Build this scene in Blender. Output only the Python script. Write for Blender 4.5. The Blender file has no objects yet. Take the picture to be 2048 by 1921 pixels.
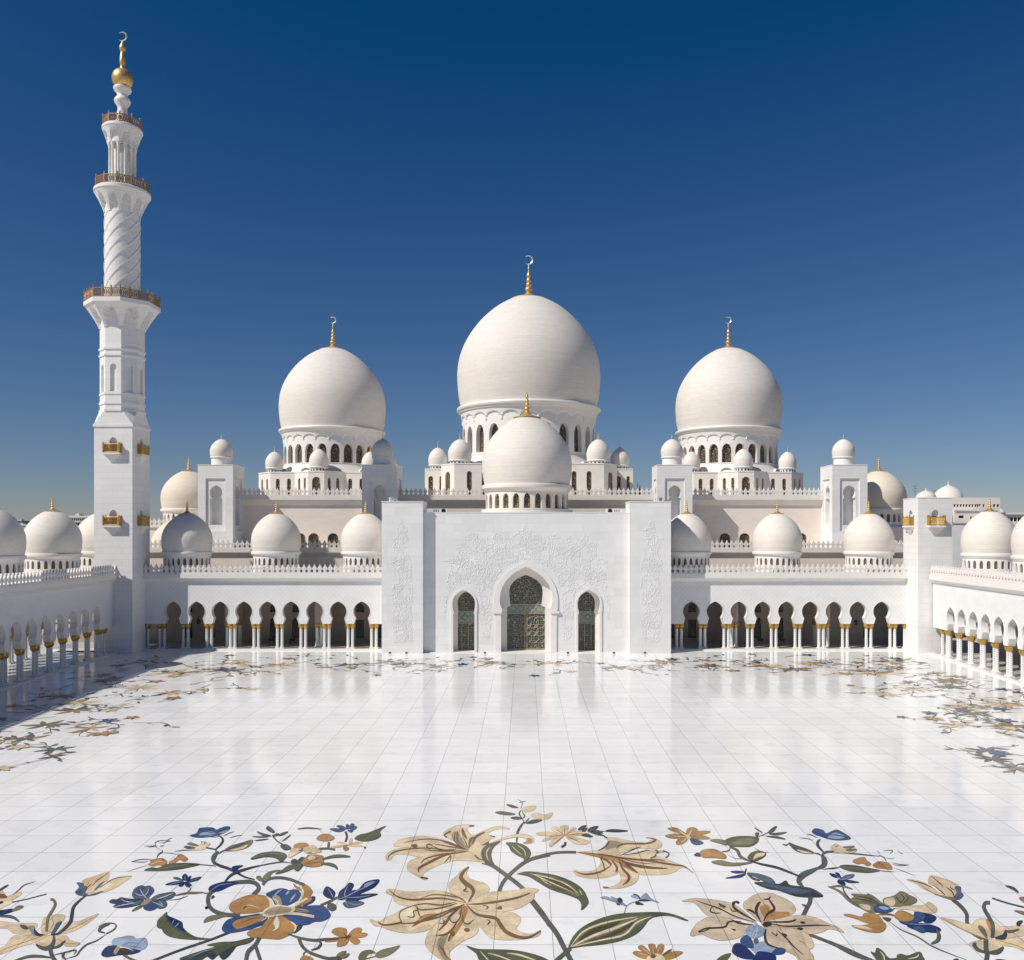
import bpy, math, random
from mathutils import Vector, Matrix
from mathutils.geometry import tessellate_polygon
PI = math.pi
R = math.radians
rnd = random.Random(7)
sc = bpy.context.scene
col = sc.collection

# ------------------------------------------------------------------ camera, sky, sun
CAM_H = 19.0           # camera height above the courtyard floor (m)
FPX = 1750.0           # focal length in pixels of the 2048 px wide photograph
CX, HY = 1050.0, 1070.0
cam = bpy.data.cameras.new("camera")
camo = bpy.data.objects.new("camera", cam)
col.objects.link(camo)
camo.location = (0, 0, CAM_H)
camo.rotation_euler = (PI / 2, 0, 0)
cam.sensor_fit = 'HORIZONTAL'
cam.sensor_width = 36
cam.lens = 36 * FPX / 2048
cam.shift_x = -(CX - 1024) / 2048
cam.shift_y = (HY - 960.5) / 2048
cam.clip_start = 0.5
cam.clip_end = 20000
sc.camera = camo

SUN_TRAVEL = Vector((1.68, 1.0, -1.95)).normalized()
SUN_ELEV = math.asin(-SUN_TRAVEL.z)
SUN_ROT = math.atan2(-SUN_TRAVEL.x, -SUN_TRAVEL.y)
world = bpy.data.worlds.new("World")
sc.world = world
world.use_nodes = True
wn = world.node_tree
sky = wn.nodes.new('ShaderNodeTexSky')
sky.sky_type = 'NISHITA'
sky.sun_disc = False
sky.sun_elevation = SUN_ELEV
sky.sun_rotation = SUN_ROT
sky.altitude = 0
sky.air_density = 1.0
sky.dust_density = 0.0
sky.ozone_density = 6.0
# deep polarised blue: the sky's red and green are held back evenly
sv = wn.nodes.new('ShaderNodeVectorMath'); sv.operation = 'MULTIPLY_ADD'
sv.inputs[1].default_value = (1.03, .945, 1.0); sv.inputs[2].default_value = (-.76, -.53, -.10)
sm = wn.nodes.new('ShaderNodeVectorMath'); sm.operation = 'MAXIMUM'; sm.inputs[1].default_value = (.03, .3, .5)
wn.links.new(sky.outputs[0], sv.inputs[0]); wn.links.new(sv.outputs[0], sm.inputs[0])
wn.links.new(sm.outputs[0], wn.nodes['Background'].inputs[0])
wn.nodes['Background'].inputs[1].default_value = 0.055
sl = bpy.data.lights.new("sun", 'SUN')
sl.energy = 4.4
sl.angle = R(0.53)
sl.color = (1.0, 0.945, 0.86)
slo = bpy.data.objects.new("sun", sl)
slo.rotation_euler = SUN_TRAVEL.to_track_quat('-Z', 'Y').to_euler()
col.objects.link(slo)
sc.view_settings.view_transform = 'Standard'
sc.view_settings.look = 'None'
sc.view_settings.exposure = 0.0
sc.view_settings.gamma = 1.0
sc.render.film_transparent = False
sc.cycles.max_bounces = 6

# ------------------------------------------------------------------ helpers
def gx(px, Y):                     # x of a point at depth Y seen at photo column px
    return (px - CX) * Y / FPX
def gz(py, Y):                     # height of a point at depth Y seen at photo row py
    return CAM_H + (HY - py) * Y / FPX
def ground(px, py):                # point of the floor seen at photo pixel
    Y = FPX * CAM_H / (py - HY)
    return ((px - CX) * Y / FPX, Y)

class MB:
    def __init__(s):
        s.v = []; s.f = []; s.m = []
    def face(s, pts, mi=0):
        i = len(s.v)
        s.v += [tuple(p) for p in pts]
        s.f.append(tuple(range(i, i + len(pts)))); s.m.append(mi)
    def add(s, verts, faces, mi=0):
        i = len(s.v)
        s.v += [tuple(p) for p in verts]
        for f in faces:
            s.f.append(tuple(i + k for k in f)); s.m.append(mi)
    def box(s, x0, x1, y0, y1, z0, z1, mi=0):
        v = [(x0,y0,z0),(x1,y0,z0),(x1,y1,z0),(x0,y1,z0),(x0,y0,z1),(x1,y0,z1),(x1,y1,z1),(x0,y1,z1)]
        s.add(v, [(3,2,1,0),(4,5,6,7),(0,1,5,4),(1,2,6,5),(2,3,7,6),(3,0,4,7)], mi)
    def prism(s, poly, z0, z1, mi=0, cap=True):
        n = len(poly)
        v = [(p[0],p[1],z0) for p in poly] + [(p[0],p[1],z1) for p in poly]
        f = [(i,(i+1)%n,n+(i+1)%n,n+i) for i in range(n)]
        if cap:
            f += [tuple(range(n-1,-1,-1)), tuple(range(n,2*n))]
        s.add(v, f, mi)
    def grid(s, rows, closed=False, mi=0):       # rows: list of equally long point rows
        n = len(rows[0])
        v = [p for r in rows for p in r]
        f = []
        for j in range(len(rows)-1):
            for i in range(n if closed else n-1):
                k = (i+1) % n
                f.append((j*n+i, j*n+k, (j+1)*n+k, (j+1)*n+i))
        s.add(v, f, mi)
    def lathe(s, prof, n=32, c=(0,0,0), mi=0):   # prof: (r, z) bottom to top
        rows = []
        for r, z in prof:
            rows.append([(c[0]+r*math.cos(2*PI*i/n), c[1]+r*math.sin(2*PI*i/n), c[2]+z) for i in range(n)])
        s.grid(rows, True, mi)
    def tube(s, pts, rad, n=6, mi=0):
        rows = []
        for i, p in enumerate(pts):
            a = Vector(pts[max(i-1,0)]); b = Vector(pts[min(i+1,len(pts)-1)])
            t = (b-a).normalized()
            u = t.cross(Vector((0,0,1)))
            if u.length < 1e-3: u = Vector((1,0,0))
            u.normalize(); w = u.cross(t)
            r = rad[i] if isinstance(rad,(list,tuple)) else rad
            rows.append([tuple(Vector(p)+u*r*math.cos(2*PI*k/n)+w*r*math.sin(2*PI*k/n)) for k in range(n)])
        s.grid(rows, True, mi)
        s.face(rows[0][::-1], mi); s.face(rows[-1], mi)
    def flatpoly(s, outer, holes, fn, mi=0):     # polygon with holes in (u,z), mapped by fn
        polys = [[Vector((p[0],p[1],0)) for p in outer]] + [[Vector((p[0],p[1],0)) for p in h] for h in holes]
        flat = [p for pl in polys for p in pl]
        tris = tessellate_polygon(polys)
        out = []
        for t in tris:
            a,b,c = (flat[k] for k in t)
            if (b.x-a.x)*(c.y-a.y)-(b.y-a.y)*(c.x-a.x) < 0: t = (t[0],t[2],t[1])
            out.append(t)
        s.add([fn(p.x,p.y) for p in flat], out, mi)
    def build(s, name, mats, parent=None, smooth=35, loc=None, merge=False):
        me = bpy.data.meshes.new(name)
        me.from_pydata(s.v, [], s.f)
        if not isinstance(mats,(list,tuple)): mats = [mats]
        for m in mats: me.materials.append(m)
        if len(mats) > 1: me.polygons.foreach_set('material_index', s.m)
        if merge or smooth:
            import bmesh
            bm = bmesh.new(); bm.from_mesh(me)
            bmesh.ops.remove_doubles(bm, verts=bm.verts, dist=0.0008)
            bm.to_mesh(me); bm.free()
        if smooth:
            me.shade_smooth()
            me.set_sharp_from_angle(angle=R(smooth))
        me.update()
        o = bpy.data.objects.new(name, me)
        col.objects.link(o)
        if loc: o.location = loc
        if parent: o.parent = parent
        return o

def tag(o, label=None, cat=None, group=None, kind=None):
    if label: o['label'] = label
    if cat: o['category'] = cat
    if group: o['group'] = group
    if kind: o['kind'] = kind
    return o
def thing(name, label, cat, loc=(0,0,0), rz=0, group=None):
    o = bpy.data.objects.new(name, None)
    o.empty_display_size = 0.3
    col.objects.link(o)
    o.location = loc; o.rotation_euler = (0,0,rz)
    return tag(o, label, cat, group)
def inst(src, parent=None, loc=(0,0,0), rz=0, scale=None):      # a copy of one object (mesh shared)
    o = src.copy(); col.objects.link(o)
    o.parent = parent; o.location = loc; o.rotation_euler = (0,0,rz)
    if scale: o.scale = scale
    return o
def copy_tree(src, parent=None):
    o = src.copy(); col.objects.link(o); o.parent = parent
    for ch in src.children: copy_tree(ch, o)
    return o
PROTO = []
def proto(o):                        # a pattern piece, removed at the end
    PROTO.append(o); return o

# ------------------------------------------------------------------ materials
def newmat(name):
    m = bpy.data.materials.new(name); m.use_nodes = True
    nt = m.node_tree
    return m, nt, nt.nodes['Principled BSDF']
def N(nt, t, **kw):
    n = nt.nodes.new(t)
    for k, v in kw.items(): setattr(n, k, v)
    return n
def mth(nt, op, a, b=None, c=None):
    n = nt.nodes.new('ShaderNodeMath'); n.operation = op
    for i, x in enumerate((a,b,c)):
        if x is None: continue
        if isinstance(x,(int,float)): n.inputs[i].default_value = x
        else: nt.links.new(x, n.inputs[i])
    return n.outputs[0]
def mixc(nt, fac, a, b, blend='MIX'):
    n = nt.nodes.new('ShaderNodeMix'); n.data_type = 'RGBA'; n.blend_type = blend
    if isinstance(fac,(int,float)): n.inputs[0].default_value = fac
    else: nt.links.new(fac, n.inputs[0])
    for i, x in ((6,a),(7,b)):
        if isinstance(x, tuple): n.inputs[i].default_value = x if len(x)==4 else x+(1,)
        else: nt.links.new(x, n.inputs[i])
    return n.outputs[2]
def ramp(nt, v, a0, a1, b0=0.0, b1=1.0):
    n = nt.nodes.new('ShaderNodeMapRange')
    nt.links.new(v, n.inputs[0])
    for i, x in enumerate((a0,a1,b0,b1)): n.inputs[i+1].default_value = x
    return n.outputs[0]
def noise(nt, vec, scale, detail=3, rough=.5):
    n = nt.nodes.new('ShaderNodeTexNoise'); n.inputs['Scale'].default_value = scale
    n.inputs['Detail'].default_value = detail; n.inputs['Roughness'].default_value = rough
    if vec is not None: nt.links.new(vec, n.inputs['Vector'])
    return n.outputs[0]
def objco(nt):
    return nt.nodes.new('ShaderNodeTexCoord').outputs['Object']
def sep(nt, v):
    n = nt.nodes.new('ShaderNodeSeparateXYZ'); nt.links.new(v, n.inputs[0]); return n.outputs
def comb(nt, x=0., y=0., z=0.):
    n = nt.nodes.new('ShaderNodeCombineXYZ')
    for i, a in enumerate((x,y,z)):
        if isinstance(a,(int,float)): n.inputs[i].default_value = a
        else: nt.links.new(a, n.inputs[i])
    return n.outputs[0]
def bump(nt, h, strength, dist, bsdf):
    n = nt.nodes.new('ShaderNodeBump'); n.inputs['Strength'].default_value = strength
    n.inputs['Distance'].default_value = dist
    nt.links.new(h, n.inputs['Height']); nt.links.new(n.outputs[0], bsdf.inputs['Normal'])
def plain(name, c, rough=.5, metal=0., var=0.0, scale=3.0):
    m, nt, b = newmat(name)
    b.inputs['Roughness'].default_value = rough; b.inputs['Metallic'].default_value = metal
    v = noise(nt, objco(nt), scale, 4)
    f = ramp(nt, v, .3, .7, 1-var, 1+var*.5)
    cc = mixc(nt, 1.0, c, comb(nt, f, f, f), 'MULTIPLY')
    nt.links.new(cc, b.inputs['Base Color'])
    return m
def wall_mat(name, c, bw=2.4, bh=1.2, joint=.86, diaper=False, jw=.018, var=.05):
    m, nt, b = newmat(name)
    x, y, z = sep(nt, objco(nt))
    u = mth(nt, 'ADD', x, y)
    br = N(nt, 'ShaderNodeTexBrick'); br.offset = .5
    nt.links.new(comb(nt, u, z, 0.), br.inputs['Vector'])
    br.inputs['Color1'].default_value = (1,1,1,1); br.inputs['Color2'].default_value = (1-var,)*3+(1,)
    br.inputs['Mortar'].default_value = (joint,)*3+(1,)
    br.inputs['Scale'].default_value = 1; br.inputs['Mortar Size'].default_value = jw
    br.inputs['Brick Width'].default_value = bw; br.inputs['Row Height'].default_value = bh
    br.inputs['Mortar Smooth'].default_value = .3
    nz = noise(nt, objco(nt), .35, 5, .6)
    f = ramp(nt, nz, .3, .7, .965, 1.02)
    cc = mixc(nt, 1., mixc(nt, 1., br.outputs[0], c, 'MULTIPLY'), comb(nt, f, f, f), 'MULTIPLY')
    if diaper:
        a = mth(nt, 'PINGPONG', mth(nt,'ADD',u,mth(nt,'MULTIPLY',z,1.)), .4)
        d = mth(nt, 'PINGPONG', mth(nt,'SUBTRACT',u,mth(nt,'MULTIPLY',z,1.)), .4)
        ln = mth(nt, 'MINIMUM', a, d)
        k = ramp(nt, ln, 0.03, 0.09, .93, 1.)
        cc = mixc(nt, 1., cc, comb(nt, k, k, k), 'MULTIPLY')
    nt.links.new(cc, b.inputs['Base Color'])
    b.inputs['Roughness'].default_value = .55; b.inputs['Specular IOR Level'].default_value = .3
    bump(nt, br.outputs['Fac'], .25, -.02, b)
    return m
def dome_mat(name, c, R_=4., course=.42):
    m, nt, b = newmat(name)
    co = objco(nt)
    x, y, z = sep(nt, co)
    ang = mth(nt, 'MULTIPLY', mth(nt, 'ARCTAN2', y, x), R_)
    br = N(nt, 'ShaderNodeTexBrick'); br.offset = .5
    nt.links.new(comb(nt, ang, z, 0.), br.inputs['Vector'])
    br.inputs['Color1'].default_value = (1,1,1,1); br.inputs['Color2'].default_value = (.955,.95,.945,1)
    br.inputs['Mortar'].default_value = (.86,.855,.85,1)
    br.inputs['Scale'].default_value = 1; br.inputs['Mortar Size'].default_value = .022
    br.inputs['Brick Width'].default_value = course*2.2; br.inputs['Row Height'].default_value = course
    br.inputs['Mortar Smooth'].default_value = .4
    st = noise(nt, comb(nt, mth(nt,'MULTIPLY',ang,.12), 0., mth(nt,'MULTIPLY',z,1.6)), 1.0, 4, .6)
    f = ramp(nt, st, .3, .7, .95, 1.03)
    cc = mixc(nt, 1., mixc(nt, 1., br.outputs[0], c, 'MULTIPLY'), comb(nt, f, f, f), 'MULTIPLY')
    nt.links.new(cc, b.inputs['Base Color'])
    b.inputs['Roughness'].default_value = .68; b.inputs['Specular IOR Level'].default_value = .25
    bump(nt, br.outputs['Fac'], .3, -.015, b)
    return m
def lattice_mat(name, gold, dark, scale, w):
    m, nt, b = newmat(name)
    co = objco(nt)
    v = N(nt, 'ShaderNodeTexVoronoi', feature='DISTANCE_TO_EDGE'); v.inputs['Scale'].default_value = scale
    v.inputs['Randomness'].default_value = .55
    x, y, z = sep(nt, co)
    nt.links.new(comb(nt, mth(nt,'ADD',x,y), z, 0.), v.inputs['Vector'])
    k = ramp(nt, v.outputs['Distance'], w, w*1.7, 1., 0.)
    nt.links.new(mixc(nt, k, dark, gold), b.inputs['Base Color'])
    nt.links.new(ramp(nt, k, 0, 1, .12, .4), b.inputs['Roughness'])
    bump(nt, k, .5, .03, b)
    return m
M = {}
M['facade'] = wall_mat('facade_marble', (.81,.805,.79), 2.6, 1.3, .86, var=.08)
M['arcade'] = wall_mat('arcade_marble', (.81,.805,.79), 2.4, 1.25, .97, diaper=True)
M['minaret'] = wall_mat('minaret_marble', (.79,.78,.765), 3.2, 1.0, .78)
M['hall'] = wall_mat('hall_cream_stone', (.82,.73,.64), 1.8, .6, .95)
M['hallwhite'] = wall_mat('hall_white_stone', (.80,.75,.685), 1.8, .9, .95)
M['inner_wall_shade'] = plain('arcade_interior_shade_tone', (.41,.355,.305), .5, 0, .12, 1.)  # white marble interior coloured darker and browner to imitate the arcade's shade
M['trim'] = plain('white_marble_trim', (.79,.765,.725), .45, 0, .03, 1.5)
M['merlon'] = plain('merlon_stone', (.76,.72,.675), .5, 0, .04, 2.)
M['dome'] = dome_mat('arcade_dome_marble', (.77,.72,.645), 4., .36)
M['bigdome'] = dome_mat('great_dome_marble', (.745,.705,.645), 14., .6)
M['creamdome'] = dome_mat('cream_dome_stone', (.76,.675,.56), 5., .4)
M['smalldome'] = dome_mat('small_dome_marble', (.76,.72,.665), 2., .3)
M['gold'] = plain('gilded_metal', (.74,.50,.19), .42, .65, .12, 5.)
M['capgold'] = plain('gilt_capital', (.58,.36,.10), .42, .75, .35, 14.)
M['bronze'] = plain('bronze_railing', (.40,.26,.14), .5, .45, .2, 4.)
M['silver'] = plain('pale_crescent_metal', (.78,.69,.52), .35, .6, .05, 2.)
M['lattice'] = lattice_mat('gilt_lattice', (.42,.31,.16), (.018,.015,.012), 3.2, .035)
M['lattice2'] = lattice_mat('door_lattice', (.48,.44,.34), (.05,.053,.045), 2.8, .028)
M['tracery'] = plain('pale_gilt_tracery', (.40,.35,.24), .45, .3, .1, 4.)
M['darkgrille'] = lattice_mat('dark_grille', (.11,.085,.05), (.012,.011,.010), 3.2, .03)
M['stonegrille'] = plain('brown_recess_screen', (.16,.12,.085), .6, 0, .2, 5.)
M['black'] = plain('black_glass', (.012,.012,.013), .1)
M['dark'] = plain('dark_opening', (.03,.027,.025), .5)
M['roof'] = plain('roof_screed', (.70,.66,.62), .8, 0, .08, .5)
M['grey'] = plain('grey_metal', (.22,.22,.22), .5, .3, .1, 3.)
M['whitebox'] = plain('white_painted_metal', (.75,.75,.73), .4, 0, .06, 2.)
M['sand'] = plain('sandy_ground', (.46,.40,.32), .95, 0, .2, .02)
M['greenglass'] = plain('pale_green_glass', (.27,.32,.28), .15, 0, .15, 2.)

def shaft_mat():
    m, nt, b = newmat('inlaid_column_marble')
    x, y, z = sep(nt, objco(nt))
    a = mth(nt, 'ARCTAN2', y, x)
    sx = mth(nt, 'ABSOLUTE', mth(nt, 'SUBTRACT', mth(nt, 'FRACT', mth(nt, 'MULTIPLY', a, 5/(2*PI))), .5))
    sz = mth(nt, 'ABSOLUTE', mth(nt, 'SUBTRACT', mth(nt, 'FRACT', mth(nt, 'MULTIPLY', z, 3.2)), .5))
    k = mth(nt, 'MULTIPLY', mth(nt, 'LESS_THAN', sx, .17), mth(nt, 'LESS_THAN', sz, .32))
    nt.links.new(mixc(nt, k, (.80,.79,.77), (.36,.35,.34)), b.inputs['Base Color'])
    b.inputs['Roughness'].default_value = .3
    return m
M['shaft'] = shaft_mat()

def floor_mat(name, tone=1.0, rough=.10):
    m, nt, b = newmat(name)
    co = objco(nt)
    x, y, z = sep(nt, co)
    u = mth(nt, 'ADD', mth(nt, 'DIVIDE', x, 2.75), .527)
    v = mth(nt, 'DIVIDE', mth(nt, 'SUBTRACT', y, 40.55), 2.935)
    iu, iv = mth(nt, 'FLOOR', u), mth(nt, 'FLOOR', v)
    wn_ = N(nt, 'ShaderNodeTexWhiteNoise', noise_dimensions='2D')
    nt.links.new(comb(nt, iu, iv, 0.), wn_.inputs[0])
    # half-tile tone changes inside a slab
    wn2 = N(nt, 'ShaderNodeTexWhiteNoise', noise_dimensions='2D')
    nt.links.new(comb(nt, mth(nt,'FLOOR',mth(nt,'MULTIPLY',u,1.)), mth(nt,'FLOOR',mth(nt,'MULTIPLY',v,2.)), 0.), wn2.inputs[0])
    fu = mth(nt, 'ABSOLUTE', mth(nt, 'SUBTRACT', mth(nt, 'FRACT', u), .5))
    fv = mth(nt, 'ABSOLUTE', mth(nt, 'SUBTRACT', mth(nt, 'FRACT', v), .5))
    ju = mth(nt, 'GREATER_THAN', fu, .5-.0075)
    jv = mth(nt, 'GREATER_THAN', fv, .5-.013)
    f1 = ramp(nt, wn_.outputs[0], 0, 1, .925, 1.0)
    f2 = ramp(nt, wn2.outputs[0], 0, 1, .965, 1.0)
    # soft veins, drawn out along the rows
    nv = noise(nt, comb(nt, mth(nt,'MULTIPLY',x,.62), mth(nt,'MULTIPLY',y,.8), mth(nt,'MULTIPLY',mth(nt,'ADD',iu,mth(nt,'MULTIPLY',iv,3.1)),7.3)), .9, 6, .62)
    f3 = ramp(nt, nv, .54, .76, 1.0, .84)
    f = mth(nt, 'MULTIPLY', mth(nt, 'MULTIPLY', f1, f2), f3)
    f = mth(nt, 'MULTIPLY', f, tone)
    base = mixc(nt, 1., (.90,.892,.872), comb(nt, f, f, f), 'MULTIPLY')
    base = mixc(nt, mth(nt,'MULTIPLY',jv,.42), base, (.25,.24,.22))
    base = mixc(nt, mth(nt,'MULTIPLY',ju,.60), base, (.14,.135,.13))
    nt.links.new(base, b.inputs['Base Color'])
    rn = noise(nt, co, .5, 3)
    nt.links.new(ramp(nt, rn, .3, .7, rough*.8, rough*1.3), b.inputs['Roughness'])
    b.inputs['IOR'].default_value = 1.27
    return m
M['floor'] = floor_mat('courtyard_marble')
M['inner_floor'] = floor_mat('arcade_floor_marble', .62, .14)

# ------------------------------------------------------------------ setting: ground and courtyard floor
g = MB(); g.box(-6000, 6000, -3000, 14000, -1.2, -0.35)
tag(g.build('ground', M['sand'], smooth=0), 'flat sandy ground reaching to the horizon', None, None, 'structure')
g = MB(); g.box(-125, -76.6, 40, 150, -.349, -.02)
tag(g.build('outer_terrace', M['floor'], smooth=0), 'white paved terrace outside the left arcade wing', None, None, 'structure')
g = MB(); g.box(-66.2, 66.2, -10, 144.0, -.35, 0)
tag(g.build('courtyard_floor', M['floor'], smooth=0), 'polished white marble courtyard floor in large slabs', None, None, 'structure')
# ------------------------------------------------------------------ shared shapes
def keyhole(cx, hw, zc, zt, ph, zp, bh, zb, n=10):
    L = []
    for i in range(4):
        t = i/4
        L.append((-(bh+(ph-bh)*t**.8), zb+(zp-zb)*t))
    a0 = -math.acos(min(1, ph/hw)); b = (zc-zp)/max(1e-6, math.sin(-a0))
    for i in range(n):
        a = a0*(1-i/n); L.append((-hw*math.cos(a), zc+b*math.sin(a)))
    for i in range(n+1):
        a = PI/2*i/n
        L.append((-hw*math.cos(a), zc+(zt-zc)*(.88*math.sin(a)+.12*(a/(PI/2))**5)))
    L[-1] = (0, zt)
    return [(cx+x, z) for x, z in L] + [(cx-x, z) for x, z in L[-2::-1]]
def jambkey(cx, hw, zc, zt, ph, zp, jh, zb, n=10):     # keyhole on straight jambs
    k = keyhole(0, hw, zc, zt, ph, zp, ph, zp, n)[4:-4]
    return [(cx-jh, zb), (cx-jh, zp-.25)] + [(cx+x, z) for x, z in k] + [(cx+jh, zp-.25), (cx+jh, zb)]
def rarch(cx, hw, zb, zs, zt, n=8):
    o = [(cx-hw, zb)]
    for i in range(n+1):
        a = PI - PI*i/n
        o.append((cx+hw*math.cos(a), zs+(zt-zs)*math.sin(a)))
    return o + [(cx+hw, zb)]
def reveal(mb, out, fn, d0, d1, closed=True, mi=0):
    n = len(out)
    for i in range(n if closed else n-1):
        a, b = out[i], out[(i+1) % n]
        mb.face([fn(a[0],a[1],d0), fn(b[0],b[1],d0), fn(b[0],b[1],d1), fn(a[0],a[1],d1)], mi)
def holed(mb, fn, u0, u1, z0, z1, notches=(), holes=(), depth=.5, back=False, mi=0):
    outer = [(u0,z1),(u1,z1),(u1,z0)]
    for nt_ in sorted(notches, key=lambda o: -o[0][0]):
        outer += nt_[::-1]
    outer.append((u0,z0))
    mb.flatpoly(outer, holes, lambda u,z: fn(u,z,0), mi)
    for h in holes: reveal(mb, h, fn, 0, depth, True, mi)
    for h in notches: reveal(mb, h, fn, 0, depth, False, mi)
    if back:
        mb.flatpoly(outer, holes, lambda u,z: fn(u,z,depth), mi)
        b = outer[3:]                             # underside of the piers
        for i in range(len(b)-1):
            if abs(b[i][1]-z0)<1e-6 and abs(b[i+1][1]-z0)<1e-6:
                mb.face([fn(b[i][0],z0,0),fn(b[i+1][0],z0,0),fn(b[i+1][0],z0,depth),fn(b[i][0],z0,depth)], mi)
        i0, i1 = outer[2], (outer[3] if len(outer)>3 else outer[2])
        mb.face([fn(i0[0],z0,0),fn(i1[0],i1[1],0),fn(i1[0],i1[1],depth),fn(i0[0],z0,depth)], mi)
        for u in (u0,u1):
            mb.face([fn(u,z0,0),fn(u,z1,0),fn(u,z1,depth),fn(u,z0,depth)], mi)
def panes(outline, y=0.):
    mb = MB(); mb.flatpoly(outline, [], lambda u,z: (u,y,z)); return mb
def flat(u, z, d): return (u, d, z)
def spline(pts, n=6, closed=False):
    P = [Vector(p) for p in pts]; out = []
    m = len(P)
    for i in range(m if closed else m-1):
        if closed: a,b,c,d = P[(i-1)%m],P[i],P[(i+1)%m],P[(i+2)%m]
        else: a,b,c,d = P[max(i-1,0)],P[i],P[i+1],P[min(i+2,m-1)]
        for k in range(n):
            t = k/n
            out.append(.5*((2*b)+(c-a)*t+(2*a-5*b+4*c-d)*t*t+(3*b-a-3*c+d)*t**3))
    if not closed: out.append(P[-1])
    return out

# pattern pieces ----------------------------------------------------
def merlon_mesh():
    half = [(.43,0),(.43,.1),(.28,.17),(.20,.32),(.22,.46),(.34,.58),(.42,.68),(.40,.78),(.32,.92),(.22,1.06),(.13,1.18),(.085,1.28),(.07,1.36),(0,1.5)]
    o = half + [(-x,z) for x,z in half[-2::-1]]
    eye = [(.13*math.cos(2*PI*i/8), .8+.17*math.sin(2*PI*i/8)) for i in range(8)]
    mb = MB()
    mb.flatpoly(o, [], lambda u,z: (u,-.11,z)); mb.flatpoly(o, [], lambda u,z: (u,.11,z))
    reveal(mb, o, lambda u,z,d: (u,-.11+d,z), 0, .22)
    # carved leaf, a proud rib round a sunk middle
    for i in range(8):
        a,b = eye[i],eye[(i+1)%8]
        mb.face([(a[0],-.11,a[1]),(b[0],-.11,b[1]),(b[0]*.5,-.15,.8+(b[1]-.8)*.5),(a[0]*.5,-.15,.8+(a[1]-.8)*.5)])
    mb.face([(x*.5,-.15,.8+(z-.8)*.5) for x,z in eye])
    return mb
MERLON = proto(merlon_mesh().build('merlon', M['merlon'], smooth=0))
MERLON_BITS = merlon_mesh()
def merlon_run(root, a, b, z, rz=0, pitch=.86, limit=100, scale=1.):
    L = math.hypot(b[0]-a[0], b[1]-a[1]); n = max(1, int(L/pitch/scale))
    rest = MB(); k = 0
    for i in range(n):
        t = (i+.5)/n
        p = (a[0]+(b[0]-a[0])*t, a[1]+(b[1]-a[1])*t, z)
        if k < limit:
            inst(MERLON, root, p, rz, (scale,)*3); k += 1
        else:
            c, s = math.cos(rz), math.sin(rz)
            rest.add([(p[0]+(x*c-y*s)*scale, p[1]+(x*s+y*c)*scale, z+zz*scale) for x,y,zz in MERLON_BITS.v], MERLON_BITS.f)
    if rest.v: tag(rest.build('merlons', M['merlon'], root, smooth=0), kind='stuff')
    return k
def column_protos():
    mb = MB(); mb.lathe([(.30,.42),(.27,.5),(.245,.56),(.235,3.5),(.25,3.56)], 14)
    s = mb.build('column', M['shaft'])
    cb = MB()
    rows = []
    prof = [(.25,3.46),(.30,3.54),(.32,3.58),(.29,3.62),(.37,3.70),(.43,3.84),(.45,3.98),(.42,4.12),(.38,4.2)]
    for j,(r,z) in enumerate(prof):
        amp = .07 if 3 < j < 8 else .02
        rows.append([(r*(1+amp*math.cos(9*t))*math.cos(t), r*(1+amp*math.cos(9*t))*math.sin(t), z) for t in [2*PI*i/36 for i in range(36)]])
    cb.grid(rows, True); cb.box(-.37,.37,-.37,.37,4.2,4.285)
    c = cb.build('capital', M['capgold'], s)
    bb = MB(); bb.box(-.36,.36,-.36,.36,.2,.32); bb.lathe([(.34,.32),(.34,.38),(.29,.43)], 14)
    b = bb.build('base', M['trim'], s)
    return proto(s)
COLUMN = column_protos()
for ch in COLUMN.children: PROTO.append(ch)
def column(root, x, y):
    s = inst(COLUMN, root, (x,y,0))
    for ch in COLUMN.children: inst(ch, s)
    return s

FIN = [(1,0),(1,.03),(.8,.05),(.5,.10),(.28,.17),(.17,.23),(.12,.27),(.19,.31),(.215,.345),(.18,.385),(.1,.42),(.14,.45),(.165,.49),(.13,.53),(.085,.555),(.12,.585),(.14,.62),(.11,.66),(.07,.69),(.105,.74),(.115,.78),(.07,.83),(.04,.88),(.05,.9),(.02,.95),(.005,1)]
def crescent(mb, r, c):
    # a moon open to the upper left, thin at both horns
    n = 22; rows = []
    for i in range(n+1):
        t = i/n; a = R(215)+R(285)*t
        w = r*.34*math.sin(PI*t)**.8+.004*r
        x, z = math.cos(a)*(r-w*.45), math.sin(a)*(r-w*.45)
        u = (math.cos(a), math.sin(a)); th = .10*r*math.sin(PI*t)+.01*r
        rows.append([(c[0]+x+u[0]*w*.5, c[1], c[2]+z+u[1]*w*.5),(c[0]+x, c[1]-th, c[2]+z),(c[0]+x-u[0]*w*.5, c[1], c[2]+z-u[1]*w*.5),(c[0]+x, c[1]+th, c[2]+z)])
    mb.grid(rows, True)
def finial(root, z, rc, h, cres=0):
    mb = MB(); mb.lathe([(rr*rc*(1 if zz < .2 else 1.0), z+zz*h) for rr, zz in FIN], 20)
    f = mb.build('finial', M['gold'], root, 50)
    if cres:
        c = MB(); c.lathe([(.05*rc+.03, z+h*.97),(.03*rc+.03, z+h+cres*.45)], 8)
        crescent(c, cres*.5, (0,0,z+h+cres*.9))
        c.build('crescent', M['silver'], f, 50)
    return f
DPROF = [(.945,0),(.967,.1),(.986,.22),(1,.44),(.988,.62),(.957,.76),(.895,.92),(.795,1.09),(.65,1.27),(.455,1.44),(.23,1.568),(.1,1.60),(0,1.612)]
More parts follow.
